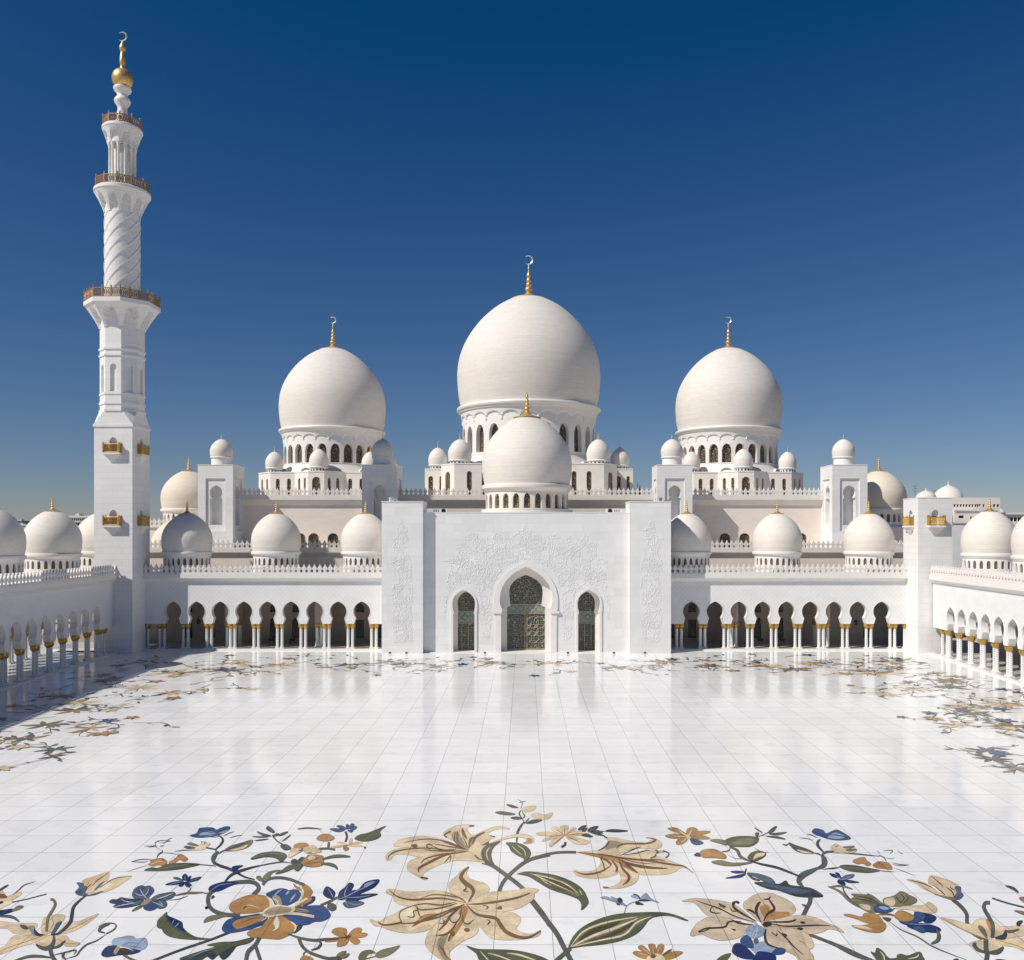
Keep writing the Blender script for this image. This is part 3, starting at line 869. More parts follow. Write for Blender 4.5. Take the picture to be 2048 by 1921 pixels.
# ------------------------------------------------------------------ portal
def portal():
    t = thing('portal', 'central white portal block with three glazed arches and carved flower relief', 'portal', (0,140,0))
    YW = 1.15
    K = (140+YW)/FPX
    PX = lambda x: (x/3.106-310)*K
    PZ = lambda y: CAM_H+(110-y/3.106)*K
    ztop = gz(1026.6,140+YW)
    xl0, xl1 = gx(763.5,140), gx(845.6,140)
    xr0, xr1 = gx(1259.2,140), gx(1342,140)
    cxm, cxl, cxr = PX(969), PX(583), PX(1359)
    main = jambkey(cxm, 4.24, 8.5, 13.85, 3.8, 6.95, 4.02, .0, 14)
    sl_ = jambkey(cxl, 1.84, 7.9, 10.1, 1.58, 6.4, 1.72, .0, 10)
    sr_ = jambkey(cxr, 1.84, 7.9, 10.1, 1.58, 6.4, 1.72, .0, 10)
    w = MB()
    holed(w, lambda u,z,d: (u,YW+d,z), xl1-.02, xr0+.02, 0, ztop, [main, sl_, sr_], (), 1.5)
    w.build('front_wall', M['facade'], t, 25)
    # second order of each arch
    for nm, c, o, inn, zt_ in (('main',cxm,main,jambkey(cxm, 2.72, 9.75, 12.45, 2.52, 7.45, 3.1, .1, 12),14.5), ('side',cxl,sl_,jambkey(cxl+.25, 1.40, 7.8, 9.75, 1.25, 6.35, 1.38, .1, 10),10.6), ('side',cxr,sr_,jambkey(cxr-.25, 1.40, 7.8, 9.75, 1.25, 6.35, 1.38, .1, 10),10.6)):
        d0 = YW+1.5
        i = MB()
        hw = max(abs(p[0]-c) for p in o)+.6
        holed(i, lambda u,z,d: (u,d0+d,z), c-hw, c+hw, 0.1, zt_, [inn], (), .9)
        i.build('inner_arch', M['hallwhite'], t, 25)
        dz = d0+.9
        door = thing('glazed_door', None, None, (0,0,0)); door.parent = t; del_ = [door.pop(k) for k in ('label','category') if k in door]
        zb1, zb0 = (7.55,6.15) if nm=='main' else (6.45,4.5)
        up = MB(); up.flatpoly([p for p in inn if p[1] >= zb1-.6], [], lambda u,z: (u-c,dz,z))
        u_ = up.build('lattice_window', M['lattice2'], door, 0); u_.location=(c,0,0)
        bw = 3.2 if nm=='main' else 1.45
        lo = MB(); lo.box(-bw,bw,dz+.02,dz+.08,.0,zb0)
        l_ = lo.build('door_glass', M['lattice2'], door, 0); l_.location=(c,0,0)
        ba = MB(); ba.box(-bw,bw,dz-.06,dz+.01,zb0,zb1); b_ = ba.build('glass_band', M['greenglass'], door, 0); b_.location=(c,0,0)
        fr = MB()
        def rg(x,z,r,wd=.05,n=20): fr.tube([(x+r*math.cos(2*PI*k/n),dz-.1,z+r*math.sin(2*PI*k/n)) for k in range(n+1)], wd, 4)
        if nm == 'main':
            for s in (-.16,.16): fr.box(c+s-.06,c+s+.06,dz-.14,dz-.02,.1,7.5)
            fr.box(c-3.1,c+3.1,dz-.14,dz-.02,zb1-.05,zb1+.1); fr.box(c-3.1,c+3.1,dz-.14,dz-.02,zb0-.1,zb0+.02)
            fr.box(c-3.1,c+3.1,dz-.16,dz-.02,.1,.35)
            for q in range(-2,3):
                for j in range(3):
                    r = 1.25-.25*j if j < 2 else .6
                    x, z = c+q*1.1+(.55 if j%2 else 0), 8.6+j*1.25
                    if abs(x-c)+r < 2.5-.45*j: rg(x,z,r,.035)
            for q in range(-2,3):
                for z in (2.2,3.4,4.6):
                    if abs(q)*1.1+.7 < 3: rg(c+q*1.1, z, .95,.03)
            for q in (-2.2,-.9,.9,2.2):
                rg(c+q, 6.85, .68, .04, 4); rg(c+q*.9, 6.85, .4, .03)
        else:
            for s in (-.55,.55): fr.box(c+s-.05,c+s+.05,dz-.14,dz-.02,.1,zb0)
            fr.box(c-1.36,c+1.36,dz-.14,dz-.02,zb1-.05,zb1+.06); fr.box(c-1.36,c+1.36,dz-.14,dz-.02,zb0-.08,zb0+.02)
            for q in (-.5,.5):
                for z in (5.0,5.95): rg(c+q, z, .5, .05, 4)
            rg(c,5.48,.62,.05,4); rg(c,7.9,.8,.035); rg(c,8.4,.8,.035)
        fr.build('gilt_tracery', M['tracery'], door, 25)
    # raised frames
    def frame(c, hw, zc, zt_, jh, zi, oi, name):
        out = [(c-jh,0),(c-jh,zi),(c-hw,zi)]
        n = 16
        arc = [(-hw*math.cos(PI/2*i/n), zc+(zt_-zc)*(.88*math.sin(PI/2*i/n)+.12*(i/n)**5)) for i in range(n+1)]
        out = [(c-jh,0),(c-jh,zi)] + [(c-hw,zi+.01)] + [(c+x,z) for x,z in arc] + [(c-x,z) for x,z in arc[-2::-1]] + [(c+hw,zi+.01),(c+jh,zi),(c+jh,0)]
        mb = MB()
        poly = out + oi[::-1]
        mb.flatpoly(poly, [], lambda u,z: (u,YW-.16,z))
        reveal(mb, out, lambda u,z,d: (u,YW-.16+d,z), 0, .16, False); reveal(mb, oi, lambda u,z,d: (u,YW-.16+d,z), 0, .16, False)
        if name == 'main':
            for s in (-1,1):
                mb.box(c+s*4.62-.72, c+s*4.62+.72, YW-.36, YW-.10, 6.35, 6.75)
        mb.build('arch_frame', M['trim'], t, 25)
    frame(cxm, 5.15, 8.4, 14.75, 4.95, 6.9, main, 'main')
    frame(cxl, 2.18, 7.7, 10.5, 2.10, 6.6, sl_, 's'); frame(cxr, 2.18, 7.7, 10.5, 2.10, 6.6, sr_, 's')
    # pylons
    zp = gz(1004.7,140)
    for x0, x1 in ((xl0,xl1),(xr0,xr1)):
        p = MB(); p.box(x0,x1,0,5.6,0,zp); p.box(x0-.08,x1+.08,-.08,5.68,zp,zp+.14)
        p.build('pylon', M['facade'], t, 0)
    b = MB(); b.box(xl1-.01,xr0+.01,3.7,15.5,0,ztop-.45); b.box(xl0+.3,xr1-.3,5.6,15.5,0,ztop-.47)
    b.build('main_block', M['hallwhite'], t, 0)
    cp = MB(); cp.box(xl1+.001,xr0-.001,YW-.04,YW+.45,ztop+.001,ztop+.12); cp.box(xl1+.001,xr0-.001,YW+.003,YW+2.6,ztop-.5,ztop); cp.build('coping', M['trim'], t, 0)
    st = MB(); st.box(xl1+.01, xr0-.01, YW-.5, 3.6, -.02, .1); st.build('threshold', M['trim'], t, 0)
    # carved relief: rosettes, buds and winding stems
    r1 = random.Random(11)
    def inside(p, poly):
        x, y = p; c_ = False; j = len(poly)-1
        for i in range(len(poly)):
            if (poly[i][1] > y) != (poly[j][1] > y) and x < (poly[j][0]-poly[i][0])*(y-poly[i][1])/(poly[j][1]-poly[i][1])+poly[i][0]: c_ = not c_
            j = i
        return c_
    right = [(970,275),(1005,300),(1040,335),(1075,365),(1100,350),(1165,330),(1190,360),(1250,345),(1310,322),(1365,345),(1345,385),(1412,400),(1400,450),(1410,485),(1490,500),(1440,545),(1465,590),(1470,650),(1485,740),(1490,800),(1480,880),(1470,860),(1466,760),(1445,700),(1400,655),(1340,645),(1285,680),(1262,740),(1268,830),(1258,900),(1250,985),(1200,1000),(1185,880),(1192,740),(1180,660),(1140,580),(1090,535),(1030,508),(970,495)]
    left = [(2*970-x,y) for x,y in right]
    pyl = [(195,240),(215,285),(240,312),(228,345),(243,365),(225,420),(255,430),(240,470),(262,520),(258,600),(266,700),(258,820),(266,1010),(145,1010),(140,940),(128,860),(138,780),(130,690),(148,600),(140,540),(125,510),(150,460),(140,400),(118,370),(160,350),(170,300)]
    pyr = [(1943-x,y) for x,y in pyl]
    rl = MB()
    def ros(x, z, y0, r):
        n = 10; a0 = r1.random()*6
        h = r*.36
        rim = [(x+r*(1+.22*(k%2))*math.cos(a0+2*PI*k/n), y0, z+r*(1+.22*(k%2))*math.sin(a0+2*PI*k/n)) for k in range(n)]
        mid = [(x+r*.62*math.cos(a0+2*PI*k/n), y0-h, z+r*.62*math.sin(a0+2*PI*k/n)) for k in range(n)]
        rl.add(rim+mid+[(x,y0-h*.55,z)], [(k,(k+1)%n,n+(k+1)%n,n+k) for k in range(n)]+[(n+k,n+(k+1)%n,2*n) for k in range(n)])
    def carve(poly, y0, step, YY, dens):
        k_ = YY/FPX
        X = lambda x: (x/3.106-310)*k_
        Z = lambda y: CAM_H+(110-y/3.106)*k_
        xs = [p[0] for p in poly]; ys = [p[1] for p in poly]
        x = min(xs)
        holes_ = [(r1.uniform(min(xs),max(xs)), r1.uniform(min(ys),max(ys)), r1.uniform(8,26)) for _ in range(int((max(xs)-min(xs))*(max(ys)-min(ys))/4200))]
        while x < max(xs):
            y = min(ys)
            while y < max(ys):
                p = (x+r1.uniform(-.45,.45)*step, y+r1.uniform(-.45,.45)*step)
                if inside(p, poly) and r1.random() < dens and not any((p[0]-a)**2+(p[1]-b_)**2 < c_*c_ for a,b_,c_ in holes_):
                    ros(X(p[0]), Z(p[1]), y0, r1.uniform(.06,.12))
                y += step
            x += step
        for _ in range(int((max(xs)-min(xs))*(max(ys)-min(ys))/3000)):
            p = [r1.uniform(min(xs),max(xs)), r1.uniform(min(ys),max(ys))]; a = r1.uniform(0,6.28); tn = r1.uniform(-.35,.35); pts = []
            for s in range(16):
                if not inside(p, poly): break
                pts.append((X(p[0]), y0-.014, Z(p[1]))); a += tn+r1.uniform(-.15,.15); p = [p[0]+6*math.cos(a), p[1]+6*math.sin(a)]
            if len(pts) > 4: rl.tube(pts, .03, 5)
    carve(right, YW, 6.8, 140+YW, .78); carve(left, YW, 6.8, 140+YW, .78)
    carve(pyl, 0, 6.8, 140, .78); carve(pyr, 0, 6.8, 140, .78)
    rl.build('carved_relief', M['facade'], t, 60)
    return ztop, zp
ZPO, ZPY = portal()

def roof_unit(label, px, py, Y, w, h, d, fan):
    x = gx(px, Y); z = gz(py, Y)
    t = thing('air_conditioner', label, 'air conditioner', (x,Y,z))
    b = MB(); b.box(-w/2,w/2,0,d,-.4,h); b.build('casing', M['whitebox'], t, 0)
    f = MB(); f.lathe([(.36,0),(.36,.04),(0,.04)], 16)
    o = f.build('fan_grille', M['black'], t, 30); o.location=(fan,0.0,h*.5); o.rotation_euler=(PI/2,0,0)
    g_ = MB()
    for i in range(3): g_.box(fan-1.6+i*.35-.07 if fan>0 else fan+.8+i*.35-.07, fan-1.6+i*.35+.07 if fan>0 else fan+.8+i*.35+.07, -.02, .0, h*.3, h*.75)
    g_.build('vents', M['dark'], t, 0)
roof_unit('white roof unit with a round fan beside the portal\'s left pylon', 874, 1026.6, 146.5, 3.4, .75, 1.6, 1.1)
roof_unit('white roof unit with a round fan beside the portal\'s right pylon', 1232, 1026.6, 146.5, 3.2, .75, 1.6, -1.0)
for lab, px in (('small white vent pipe on top of the portal\'s left pylon', 781), ('small grey vent pipe on top of the portal\'s right pylon', 1321)):
    t = thing('vent_pipe', lab, 'vent', (gx(px,142), 142, ZPY+.1))
    v = MB(); v.lathe([(.2,0),(.2,.42),(.3,.45),(.3,.62),(.12,.7),(0,.7)], 14); v.build('pipe', M['whitebox'] if px < 1000 else M['grey'], t, 40)
    v2 = MB(); v2.box(.6,.95,-.15,.15,0,.32); v2.box(1.1,1.35,-.1,.1,0,.3); v2.build('junction_box', M['grey'], t, 0)

# floodlights at the foot of the portal
fl_px = [(780,'first from the left along the portal foot'),(813,'second from the left along the portal foot'),(970,'left of the central doorway'),(1136,'right of the central doorway'),(1228,'beside the right side door'),(1290,'at the foot of the right pylon')]
flp = None
for px, lab in fl_px:
    x = gx(px,139.3)
    t = thing('floodlight', 'small dark floor floodlight '+lab, 'floodlight', (x,139.3,0), 0, 'floodlights at the portal foot')
    if flp is None:
        b = MB(); b.box(-.16,.16,-.1,.1,.1,.34); h_ = b.build('housing', M['dark'], t, 0)
        s_ = MB(); s_.box(-.2,-.17,-.04,.04,0,.26); s_.box(.17,.2,-.04,.04,0,.26); s_.box(-.2,.2,-.06,.06,0,.03); q_ = s_.build('bracket', M['grey'], t, 0); flp = (h_,q_)
    else:
        for o in flp: inst(o, t)

# ------------------------------------------------------------------ prayer hall
def terrace():
    Y = 158.0
    z1 = gz(1097,Y)
    for label, x0, x1 in (('cream terrace wall with white merlons behind the left facade arcade',-70.5,-22.6),('cream terrace wall with white merlons behind the right facade arcade',22.9,71.5)):
        t = thing('terrace_wall', label, 'wall', (0,Y,0), 0, 'terrace walls of the hall')
        w = MB(); w.box(x0,x1,0,1.0,11.0,z1-.75); w.build('wall', M['hall'], t, 0)
        c = MB(); prof=[(0,z1-1.5),(-.12,z1-1.35),(-.5,z1-.75),(-.55,z1-.75),(-.55,z1),(1.0,z1),(1.0,z1-.74)]
        c.grid([[(x,y,z) for y,z in prof] for x in (x0,x1)])
        for x in (x0,x1): c.face([(x,y,z) for y,z in prof])
        c.build('cornice', M['hallwhite'], t, 25)
        r = MB(); r.box(x0,x1,1.0,12,z1-.5,z1-.05); r.build('roof', M['roof'], t, 0)
        merlon_run(t, (x0,-.4), (x1,-.4), z1)
terrace()
def hall():
    Y = 170.0
    z1 = gz(991.5,Y); zc = gz(1000,Y)
    t = thing('prayer_hall', 'large cream prayer hall with a merlon parapet carrying the three great domes', 'building', (0,Y,0))
    w = MB()
    wpx = [600,627.1,666,1449.8,1489.2,1603]
    holes = []
    for p in wpx:
        x = gx(p,Y); holes.append(rarch(x,1.04,gz(1096,Y),gz(1077,Y),gz(1066.8,Y),10))
    holed(w, flat, -58, 58, 12, zc, (), holes, .35)
    w.build('front_wall', M['hall'], t, 0)
    src = None
    for p in wpx:
        x = gx(p,Y)
        if src is None: src = panes(rarch(0,1.04,gz(1096,Y),gz(1077,Y),gz(1066.8,Y),10), .34).build('window', M['lattice'], t, 0); src.location=(x,0,0)
        else: inst(src, t, (x,0,0))
    b = MB(); b.box(-57.9,57.9,.8,52,12,z1-.3); b.build('main_block', M['hallwhite'], t, 0)
    c = MB(); prof=[(0,zc-1.1),(-.2,zc-.9),(-.75,zc-.05),(-.85,zc-.05),(-.85,z1),(1.2,z1),(1.2,zc-.04)]
    c.grid([[(x,y,z) for y,z in prof] for x in (-58,58)]); c.build('cornice', M['hallwhite'], t, 25)
    # merlons that show, one by one; those behind towers and the portal dome as one run
    n = 0
    for a, e in ((488,708),(800,940),(1150,1306),(1385,1648)):
        n += merlon_run(t, (gx(a,Y),-.7), (gx(e,Y),-.7), z1, limit=100-n)
    merlon_run(t, (gx(708,Y),-.7), (gx(800,Y),-.7), z1, limit=0)
    merlon_run(t, (gx(940,Y),-.7), (gx(1150,Y),-.7), z1, limit=0)
    merlon_run(t, (gx(1306,Y),-.7), (gx(1385,Y),-.7), z1, limit=0)
    return z1
ZH = hall()

def platform(label, cx, edges_pts, z0, z1, wins, roof, group):
    # edges_pts: plan from front left round to front right (x rel, Y); wins: edge index -> [(fraction, half width, z top)]
    t = thing('dome_podium', label, 'podium', (cx, 0, 0), 0, group)
    mb = MB(); n = len(edges_pts); pl_ = {}
    for i in range(n):
        a, b = Vector(edges_pts[i]), Vector(edges_pts[(i+1)%n])
        L = (b-a).length; u_ = (b-a)/L; nn = Vector((-u_.y, u_.x))       # inward for this winding
        def fn(u,z,d,a=a,u_=u_,nn=nn): p = a+u_*u+nn*d; return (p.x,p.y,z)
        hs = [rarch(L*f, hw, z0+.05, zt-hw*1.0, zt, 8) for f,hw,zt in wins.get(i,())]
        holed(mb, fn, 0, L, z0, z1, (), hs, .3)
        for f,hw,zt in wins.get(i,()):
            p = a+u_*(L*f)+nn*.28
            w = panes(rarch(0,hw,z0+.05,zt-hw,zt,8)).build('window', M['lattice'], t, 0)
            w.location=(p.x,p.y,0); w.rotation_euler=(0,0,math.atan2(u_.y,u_.x))
    mb.build('wall', M['hallwhite'], t, 0)
    r = MB(); r.face([(p[0],p[1],z1-.25) for p in edges_pts])
    for i in range(n):
        a, b = Vector(edges_pts[i]), Vector(edges_pts[(i+1)%n]); u_=(b-a).normalized(); nn=Vector((-u_.y,u_.x))
        r.add([(a.x-nn.x*.08,a.y-nn.y*.08,z1-.2),(b.x-nn.x*.08,b.y-nn.y*.08,z1-.2),(b.x-nn.x*.08,b.y-nn.y*.08,z1+.06),(a.x-nn.x*.08,a.y-nn.y*.08,z1+.06),(b.x+nn.x*.35,b.y+nn.y*.35,z1+.06),(a.x+nn.x*.35,a.y+nn.y*.35,z1+.06)],[(0,1,2,3),(3,2,4,5)])
    r.build('roof', M['trim'], t, 0)
    if roof:
        rr, rt, zt, yc = roof
        s = MB(); s.lathe([(rr,z1-.3),(rr*.97,z1+.4),(rt+.15,zt-.2),(rt+.1,zt)], 48, (0,yc,0)); s.build('skirt_roof', M['trim'], t, 30)
        # half-round dormers at the skirt's foot
        d0 = None
        for k in range(12):
            a = 2*PI*(k+.5)/12
            if d0 is None:
                dm = MB(); q = rr*.99
                arc = [(1.35*math.cos(PI*i/10), 1.25*math.sin(PI*i/10)) for i in range(11)]
                dm.grid([[(u,-q,z1-.2+z) for u,z in arc],[(u,-(q-2.4),z1-.2+z) for u,z in arc]])
                d0 = dm.build('dormer', M['trim'], t, 30); d0.location=(0,yc,0); d0.rotation_euler=(0,0,a)
            else: inst(d0, t, (0,yc,0), a)
    return t
for side, X in (('left', gx(665.8,200)), ('right', gx(1456.7,200))):
    z1 = gz(944.5,187)
    pts = [(-14.1,190.6),(-10.5,187),(-5.3,187),(-1.7,184),(1.7,184),(5.3,187),(10.5,187),(14.1,190.6),(14.1,213),(-14.1,213)]
    w = {0:[(.3,.36,z1-1.4),(.72,.36,z1-1.4)], 1:[(.3,.42,z1-1.4),(.76,.42,z1-1.4)], 2:[(.33,.36,z1-1.35),(.75,.36,z1-1.35)], 3:[(.5,.88,z1-1.2)], 4:[(.25,.36,z1-1.35),(.67,.36,z1-1.35)], 5:[(.24,.42,z1-1.4),(.7,.42,z1-1.4)], 6:[(.28,.36,z1-1.4),(.7,.36,z1-1.4)]}
    platform('faceted white podium with lattice windows under the %s great dome' % side, X, pts, ZH-1.6, z1, w, (12.6,10.9,34.3,200), 'podiums of the great domes')
    D = dome('smaller great white dome with gold crescent spire on the %s' % side, X, 200, 34.2, gz(863.5,200), 11.93, 18.8, .95, 10.9, 24, 1.02, (34.7,38.8), .75, 'bigdome', 2.7, 5.4, 1.55, pmat='lattice', group='side domes of the prayer hall', n=96, scallop=(39.6,40.75))
    sd = [('front', 0.0, 186.4, 2.05), ('outer front', -10.4, 189.6, 1.9), ('inner front', 10.4, 189.6, 1.9), ('outer rear', -13.0, 199, 1.9), ('inner rear', 13.0, 199, 1.9)]
    if side == 'right': sd[1] = ('outer front', 10.4, 189.6, 1.9); sd[2] = ('inner front', -10.4, 189.6, 1.9); sd[3] = ('outer rear', 13.0, 199, 1.9); sd[4] = ('inner rear', -13.0, 199, 1.9)
    for nm, dx, yy, rr in sd:
        small_dome('small white corner dome, %s one round the %s great dome' % (nm, side), X+dx, yy, z1-.3, z1+1.05, rr, rr*1.82, 'small domes round the great domes', 1.5)
X = gx(1057.5,200)
z1 = gz(927,180)
pts = [(-18.5,184.2),(-15.4,180),(15.4,180),(18.5,184.2),(18.5,216),(-18.5,216)]
w = {0:[(.5,.95,z1-1.6)], 1:[(.1,.5,z1-1.6),(.2,.5,z1-1.6),(.3,.5,z1-1.6),(.7,.5,z1-1.6),(.8,.5,z1-1.6),(.9,.5,z1-1.6)], 2:[(.5,.95,z1-1.6)]}
platform('white podium with tall lattice windows under the largest central dome', X, pts, ZH-1.6, z1, w, (17.6,15.15,36.2,200), 'podiums of the great domes')
for side, s in (('left',-1),('right',1)):
    zz = gz(938,190)
    q = [(s*18.4,190),(s*22.6,190),(s*22.6,212),(s*18.4,212)]
    if s < 0: q = [q[1],q[0],q[3],q[2]]
    platform('low white annex on the %s of the central dome podium' % side, X, q, ZH-1.6, zz, {0:[(.25,.5,zz-1.6),(.75,.35,zz-1.6)] if s>0 else [(.3,.5,zz-1.6),(.82,.3,zz-1.6)]}, None, 'podiums of the great domes')
    small_dome('small white dome in front, %s of the largest dome' % side, X+s*14.6, 184.6, z1-.25, z1+1.0, 2.5, 4.35, 'small domes round the great domes', 1.7)
    small_dome('small white dome set back, farther %s of the largest dome' % side, X+s*20.3, 195, zz-.25, zz+1.2, 2.1, 3.8, 'small domes round the great domes', 1.6)
dome('largest white dome in the centre with a tall gold crescent spire', X, 200, 36.0, gz(819.5,200), 16.3, 25.4, 1.35, 15.05, 24, 1.22, (36.9,42.9), 1.05, 'bigdome', 3.75, 7.1, 2.1, pmat='lattice', n=128, scallop=(43.6,45.4))
# dome behind the portal
dome('middle-sized white dome rising right behind the central portal', gx(1054,155), 155, 23.4, gz(971.5,155), 7.93, 12.15, 1.25, 7.3, 24, .56, (23.55,26.05), .45, 'bigdome', 2.15, 4.7, 0, pmat='lattice', n=96, dmat='hallwhite', base=[(8.3,21.8),(8.3,22.95),(8.05,23.0),(8.05,23.4),(7.2,23.4)])

# four towers with small domes
def corner_tower(label, dlabel, px0, px1, side):
    Y = 164.0
    x0, x1 = gx(px0,Y), gx(px1,Y); w = x1-x0; cx = (x0+x1)/2
    zt = gz(931,Y); hf = w/2
    t = thing('square_tower', label, 'tower', (cx,Y+hf,0), 0, 'square towers of the prayer hall')
    mb = MB()
    pz0, pz1 = gz(1062,Y), gz(957.2,Y)
    key = jambkey(0, 1.17, gz(984.5,Y), gz(970.6,Y), .86, gz(995.7,Y), 1.2, gz(1050,Y), 10)
    rect = [(-1.85,pz0),(-1.85,pz1),(1.85,pz1),(1.85,pz0)]
    for k in range(4):
        a = k*PI/2; c, s = math.cos(a), math.sin(a)
        def fn(u,z,d,c=c,s=s):
            y = -hf+d; return (u*c-y*s, u*s+y*c, z)
        holed(mb, fn, -hf, hf, 12.5, zt, (), [rect], .28)
        holed(mb, lambda u,z,d: fn(u,z,d+.28), -1.85, 1.85, pz0, pz1, (), [key], 1.7)
        mb.flatpoly(key, [], lambda u,z: fn(u,z,1.97))
    mb.build('shaft', M['facade'], t, 0)
    r = MB(); r.box(-hf-.05,hf+.05,-hf-.05,hf+.05,zt,zt+.14); r.build('roof', M['trim'], t, 0)
    small = small_dome(dlabel, cx, Y+hf, zt+.13, gz(914.5,Y+hf), 2.1, 3.35, 'small domes on the square towers', 1.15, False)
corner_tower('square white tower with keyhole niche, leftmost of four', 'small white dome on the leftmost square tower', 395.7, 466, 1)
corner_tower('shaded square tower with keyhole niche just left of the portal', 'small white dome on the square tower left of the portal', 723.9, 794.7, 1)
corner_tower('square white tower with keyhole niche just right of the portal', 'small white dome on the square tower right of the portal', 1314.4, 1385, -1)
corner_tower('square white tower with keyhole niche, rightmost of four', 'small white dome on the rightmost square tower', 1664.5, 1735, -1)

# cream domes at the hall's outer corners, on low side wings
for side, s, p in (('left',-1,377.3),('right',1,1757.5)):
    X = gx(p,175)
    t = thing('side_wing', 'low cream side wing of the prayer hall on the far %s' % side, 'building', (X,175,0), 0, 'side wings of the prayer hall')
    zt_ = 20.4 if s<0 else 16.0
    b = MB(); b.box(-9,8.5 if s<0 else 9,-8,22,10,zt_); b.build('wall', M['hall'], t, 0)
    k = MB(); k.box(-9.3,8.8 if s<0 else 9.3,-8.3,22,zt_,zt_+.35); k.build('cornice', M['hallwhite'], t, 0)
    merlon_run(t, (-9.2,-8.1), (8.7,-8.1), zt_+.35, limit=22)
    dome('cream dome with gold spire behind the %s square tower' % ('leftmost' if s<0 else 'rightmost'), X, 175, 20.7, gz(1018.5,175), 5.2, 7.6, .85, 4.75, 24, .33, (21.5,23.1), .3, 'creamdome', 1.25, 2.9, group='cream domes of the hall corners', n=64, dmat='hallwhite', base=None if s<0 else [(5.1,16.2),(5.1,20.5),(4.95,20.72),(4.7,20.72)])
dome('low cream dome partly hidden behind the shaded arcade dome', gx(350,163), 163, 13.8, 15.6, 4.1, 6.0, .7, 3.75, 24, .25, (14.0,15.0), .2, 'creamdome', .9, .5, n=48)

# ------------------------------------------------------------------ buildings beyond the right wing
def block(root, name, x0, x1, y0, y1, z0, z1, m, wins=()):
    # a block whose front carries rows of recessed window openings
    b = MB(); holes = []
    for (ua, ub, n, za, zb_, hw) in wins:
        for i in range(n):
            u = ua+(ub-ua)*(i+.5)/n
            holes.append([(u-hw,za),(u-hw,zb_),(u+hw,zb_),(u+hw,za)])
    holed(b, lambda u,z,d: (u,y0+d,z), x0, x1, z0, z1, (), holes, .5)
    b.face([(x0,y0,z0),(x0,y1,z0),(x0,y1,z1),(x0,y0,z1)]); b.face([(x1,y0,z0),(x1,y1,z0),(x1,y1,z1),(x1,y0,z1)]); b.face([(x0,y0,z1),(x1,y0,z1),(x1,y1,z1),(x0,y1,z1)])
    w = b.build(name, m, root, 0)
    if holes:
        g_ = MB()
        for h in holes: g_.face([(p[0],y0+.48,p[1]) for p in h])
        gw = g_.build('windows', M['dark'], w, 0)
    return w
def palace():
    Y = 262.0
    t = thing('palace_building', 'pale beige flat-roofed building with low domes beyond the right wing', 'building', (0,0,0))
    zx = lambda x: gx(1600+x/3.587, Y); zz = lambda y: gz(880+y/3.587, Y)
    block(t, 'main_wall', zx(1080), zx(1436), Y, Y+40, 0, zz(415), M['hallwhite'], [(zx(1100),zx(1250),7,zz(482),zz(462),.3),(zx(1255),zx(1325),5,zz(482),zz(462),.3),(zx(1390),zx(1425),2,zz(482),zz(462),.55)])
    block(t, 'lower_wall', zx(1060), zx(1246), Y-4, Y-.01, 0, zz(505), M['hallwhite'], [(zx(1098),zx(1122),1,zz(565),zz(545),.8),(zx(1170),zx(1205),2,zz(575),zz(552),.25)])
    block(t, 'side_range', zx(1437), zx(2100), Y+2, Y+30, 0, zz(524), M['hallwhite'], [(zx(1450),zx(2000),20,zz(585),zz(557),.55)])
    k = MB(); k.box(zx(1440),zx(2100),Y+1.5,Y+1.98,zz(535),zz(524)+.1); k.box(zx(1060),zx(1246),Y-4.4,Y-4.01,zz(512),zz(505)+.1); k.build('parapet', M['trim'], t, 0)
    k2 = MB(); k2.box(zx(1060),zx(1700),Y-9,Y-5,0,zz(590)); k2.build('front_range', M['hallwhite'], t, 0)
    for i,(px, r, y0, y1) in enumerate(((1295,104,415,300),(1035,72,415,350),(1565,56,524,478))):
        d = MB(); rr = r/3.587*Y/FPX; h = (y0-y1)/3.587*Y/FPX
        d.lathe([(rr*1.0,-.4),(rr*1.02,h*.12),(rr*.99,h*.3),(rr*.88,h*.52),(rr*.68,h*.72),(rr*.4,h*.89),(rr*.16,h*.98),(rr*.05,h*1.03),(0,h*1.08)], 40)
        o = d.build('roof_dome', M['smalldome'], t, 50); o.location=(zx(px), Y+12+(8 if i==0 else 0), zz(y0))
        f = MB(); f.lathe([(.28,h),(.12,h*1.1),(.16,h*1.18),(.06,h*1.24),(.02,h*1.38)], 8); f.build('spire', M['trim'], o, 40)
palace()
t = thing('boundary_wall', 'plain white wall in half shade behind the flat-topped right tower', 'wall', (0,166,0))
b = MB(); b.box(77,84,0,1,0,gz(1047,166)); b.build('wall', M['facade'], t, 0)
k = MB(); k.box(76.9,84.1,-.2,1.1,gz(1047,166),gz(1044,166)); k.build('coping', M['hallwhite'], t, 0)

# ------------------------------------------------------------------ things on the flat tower, inside the arcades
def antenna(label, x, y, z, h, arms):
    t = thing('antenna', label, 'antenna', (x,y,z))
    m = MB(); m.tube([(0,0,0),(0,0,h)], .045, 6); m.build('mast', M['grey'], t, 0)
    a = MB()
    for zz, L, an in arms:
        c, s = math.cos(an), math.sin(an)
        a.tube([(-c*L,-s*L,zz),(c*L,s*L,zz)], .03, 4)
        for k in (-.9,-.45,.45,.9): a.tube([(c*L*k-s*.3,s*L*k+c*.3,zz),(c*L*k+s*.3,s*L*k-c*.3,zz+.02)], .02, 4)
    a.build('aerial', M['grey'], t, 0)
antenna('thin grey aerial mast on the flat-topped right tower', gx(1830,143), 143, ZT, 2.25, [(2.1,.3,.3),(1.7,.35,1.0),(1.3,.25,.2)])
antenna('short dark rod on the flat roof of the right tower', gx(1868,143.6), 143.6, ZT, 1.55, [(1.35,.12,.5)])
